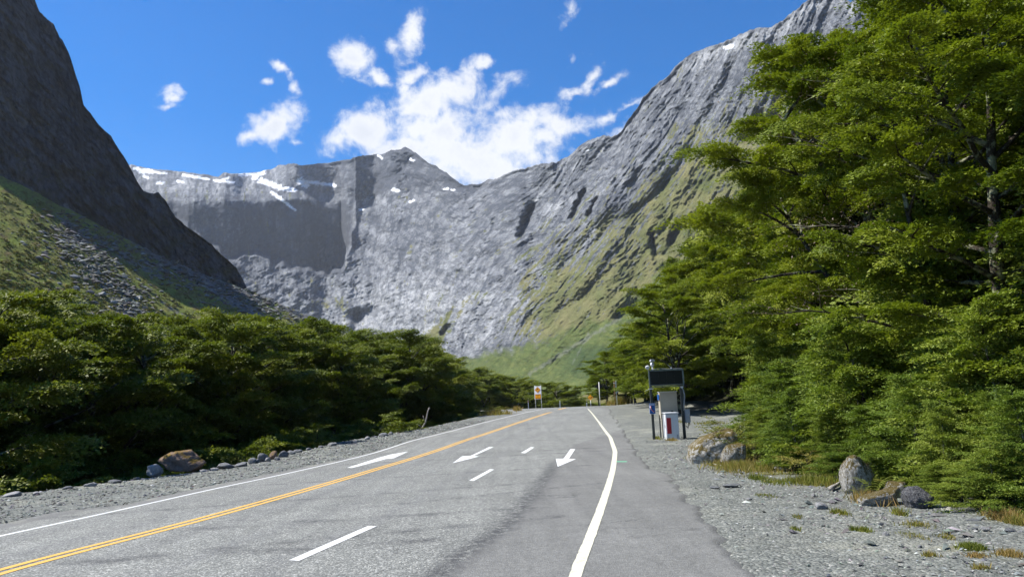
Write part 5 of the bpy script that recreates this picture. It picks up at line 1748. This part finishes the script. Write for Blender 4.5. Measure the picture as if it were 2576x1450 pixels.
sy = MB()
sy.prism([(-.10, zd + .02), (-.09, zd + .11), (-.03, zd + .15), (.04, zd + .13), (.10, zd + .05), (.08, zd - .01), (.04, zd + .0), (.03, zd + .03), (-.05, zd + .08), (-.06, zd + .03)], -.046, -.039)
sy.build('car_symbol', M_black, r)
for pts in (((-.18, zd - .01), (-.10, zd - .06), (-.04, zd - .10), (-.10, zd - .15)), ((.0, zd - .06), (.06, zd - .12), (.14, zd - .13), (.17, zd - .16))):
    MB().tube([(a, -.042, b_) for a, b_ in pts], .014, 5).build('skid_mark', M_black, r)
zp = zz(994.5, 1024)
MB().box((.02, -.022, zp), (.70, .008, .52)).build('plate_border', M_black, r)
MB().box((.02, -.030, zp), (.655, .008, .475)).build('plate_face', M_orange, r)
for i, (tx, sz_) in enumerate((('WHEN', .15), ('ICY', .15), ('OR WET', .14))):
    text('lettering', tx, sz_, (.02, -.036, zp + .145 - .15 * i), M_black, r)
q = at(1486.5, 1023)
r = thing('curve_sign', 'small orange diamond sign with a black chevron symbol on a short white post', 'sign', q, rz=-.4)
MB().tube([(0, .03, -.15), (0, .03, zz(1006, 1023))], .035, 8).build('post', M_polew, r, smooth=True)
zd = zz(1001, 1023); s_ = .31
MB().prism([(0, zd - s_), (s_, zd), (0, zd + s_), (-s_, zd)], -.012, 0).build('diamond_face', M_orange, r)
MB().prism([(.02, zd - .15), (.20, zd + .01), (.04, zd + .17), (.07, zd)], -.020, -.013).build('chevron', M_black, r)
for a, b_ in ((-.15, -.04), (-.07, .03), (-.04, -.06)):
    MB().box((a, -.018, zd + b_), (.06, .008, .05)).build('symbol_mark', M_black, r)
q = at(1510, 1024.5)
r = thing('sign_back', 'dark back of a diamond road sign on a tall white pole', 'sign', q)
MB().tube([(0, -.05, -.15), (0, -.05, zz(965.5, 1024.5))], .042, 8).build('pole', M_polew, r, smooth=True)
zd = zz(976, 1024.5); s_ = .40
MB().prism([(0, zd - s_), (s_, zd), (0, zd + s_), (-s_, zd)], .0, .015).build('plate', M_black, r)
q = at(1550.5, 1024)
r = thing('pole_pair', 'pair of weathered poles joined by a white bracket at the far end of the lay-by', 'pole', q)
MB().tube([(-.09, 0, -.2), (-.085, 0, 1.4), (-.08, 0, zz(958, 1024))], .055, 8).build('pole', M_timber, r, smooth=True)
MB().tube([(.10, 0, -.2), (.105, 0, 1.4), (.11, 0, zz(958.5, 1024))], .055, 8).build('pole', M_polew, r, smooth=True)
MB().box((.01, -.07, zz(969, 1024)), (.34, .06, .10)).build('bracket', M_polew, r, .008)
MB().box((.24, -.04, zz(990.5, 1024)), (.14, .08, .20)).build('meter_box', M_cabg, r, .01)
for (u, vt, vb, band, lb) in ((1329.5, 1005, 1026, 1, 'white edge marker post left of the tall warning sign'), (1409, 1005, 1022.5, 0, 'white edge marker post standing alone on the brow of the road'), (1476.6, 1009, 1023.5, 2, 'white marker post with a brown top left of the small curve sign')):
    q = at(u, vb); h_ = (vb - vt) * kb
    r = thing('marker_post', lb, 'post', q, group='edge marker posts on the brow')
    MB().box((0, 0, h_ / 2 - .1), (.09, .05, h_ + .2)).build('post', M_polew, r, .008)
    if band:
        MB().box((0, -.004, h_ - .14), (.096, .052, .14)).build('band', M_pink if band == 1 else M_timber, r, .004)


# each thing of a row gets the name that tells it apart, counted from something one can find
ORD = ['nearest', 'second', 'third', 'fourth', 'fifth', 'sixth', 'seventh', 'eighth', 'ninth', 'tenth', 'eleventh', 'twelfth', 'thirteenth', 'fourteenth', 'fifteenth', 'sixteenth', 'seventeenth', 'eighteenth', 'nineteenth', 'twentieth',
       'twenty-first', 'twenty-second', 'twenty-third', 'twenty-fourth', 'twenty-fifth', 'twenty-sixth', 'twenty-seventh', 'twenty-eighth', 'twenty-ninth', 'thirtieth']
def number_row(old, fmt, key):
    L_ = sorted([o_ for o_ in bpy.data.objects if o_.get('label') == old], key=key)
    for i_, o_ in enumerate(L_[:30]):
        o_['label'] = fmt % ORD[i_]
dist = lambda o_: o_.location.y
number_row('dark green beech tree in the front row of the river bank left of the road', '%s beech of the front row on the left river bank, counted from the viewer', dist)
number_row('tall beech tree at the forest edge behind the gravel lay-by', '%s tall beech of the right-hand forest edge, counted from the viewer', dist)
number_row(SAPL[0], '%s low bright sapling at the gravel edge on the right, counted from the viewer', dist)
number_row(SAPL[1], '%s head-high sapling inside the right-hand forest edge, counted from the viewer', dist)
number_row(SAPL[2], '%s slender young beech behind the right-hand saplings, counted from the viewer', dist)
number_row('pale rounded stone in the line edging the left gravel shoulder', '%s pale stone edging the left gravel shoulder, counted from the viewer', dist)
number_row('grey angular stone in the line edging the left gravel shoulder', '%s grey stone edging the left gravel shoulder, counted from the viewer', dist)
number_row('low yellow-green shrub beside the shoulder near the brow of the road', '%s low yellow-green shrub near the brow of the road, counted from the viewer', dist)

# thin mountain air between the eye and the far rock
mh, th, oh = material('haze_air')
pv = th.add('ShaderNodeVolumePrincipled', ins={'Color': (0.80, 0.88, 1.0, 1), 'Density': 0.000055, 'Anisotropy': 0.25})
th.l.new(pv.outputs[0], oh.inputs['Volume'])
top = max(float(v.co.z) for v in bpy.data.objects['mountains'].data.vertices)
top = max(top, max(float(v.co.z) for v in bpy.data.objects['cliff'].data.vertices)) + 12
x0, x1, y0, y1, z0 = -3700.0, 3700.0, -1600.0, 5200.0, -600.0
hz_ = MB().box(((x0 + x1) / 2, (y0 + y1) / 2, (z0 + top) / 2), (x1 - x0, y1 - y0, top - z0)).build('haze', mh)
hz_['kind'] = 'stuff'; hz_['label'] = 'thin blue mountain haze filling the valley'
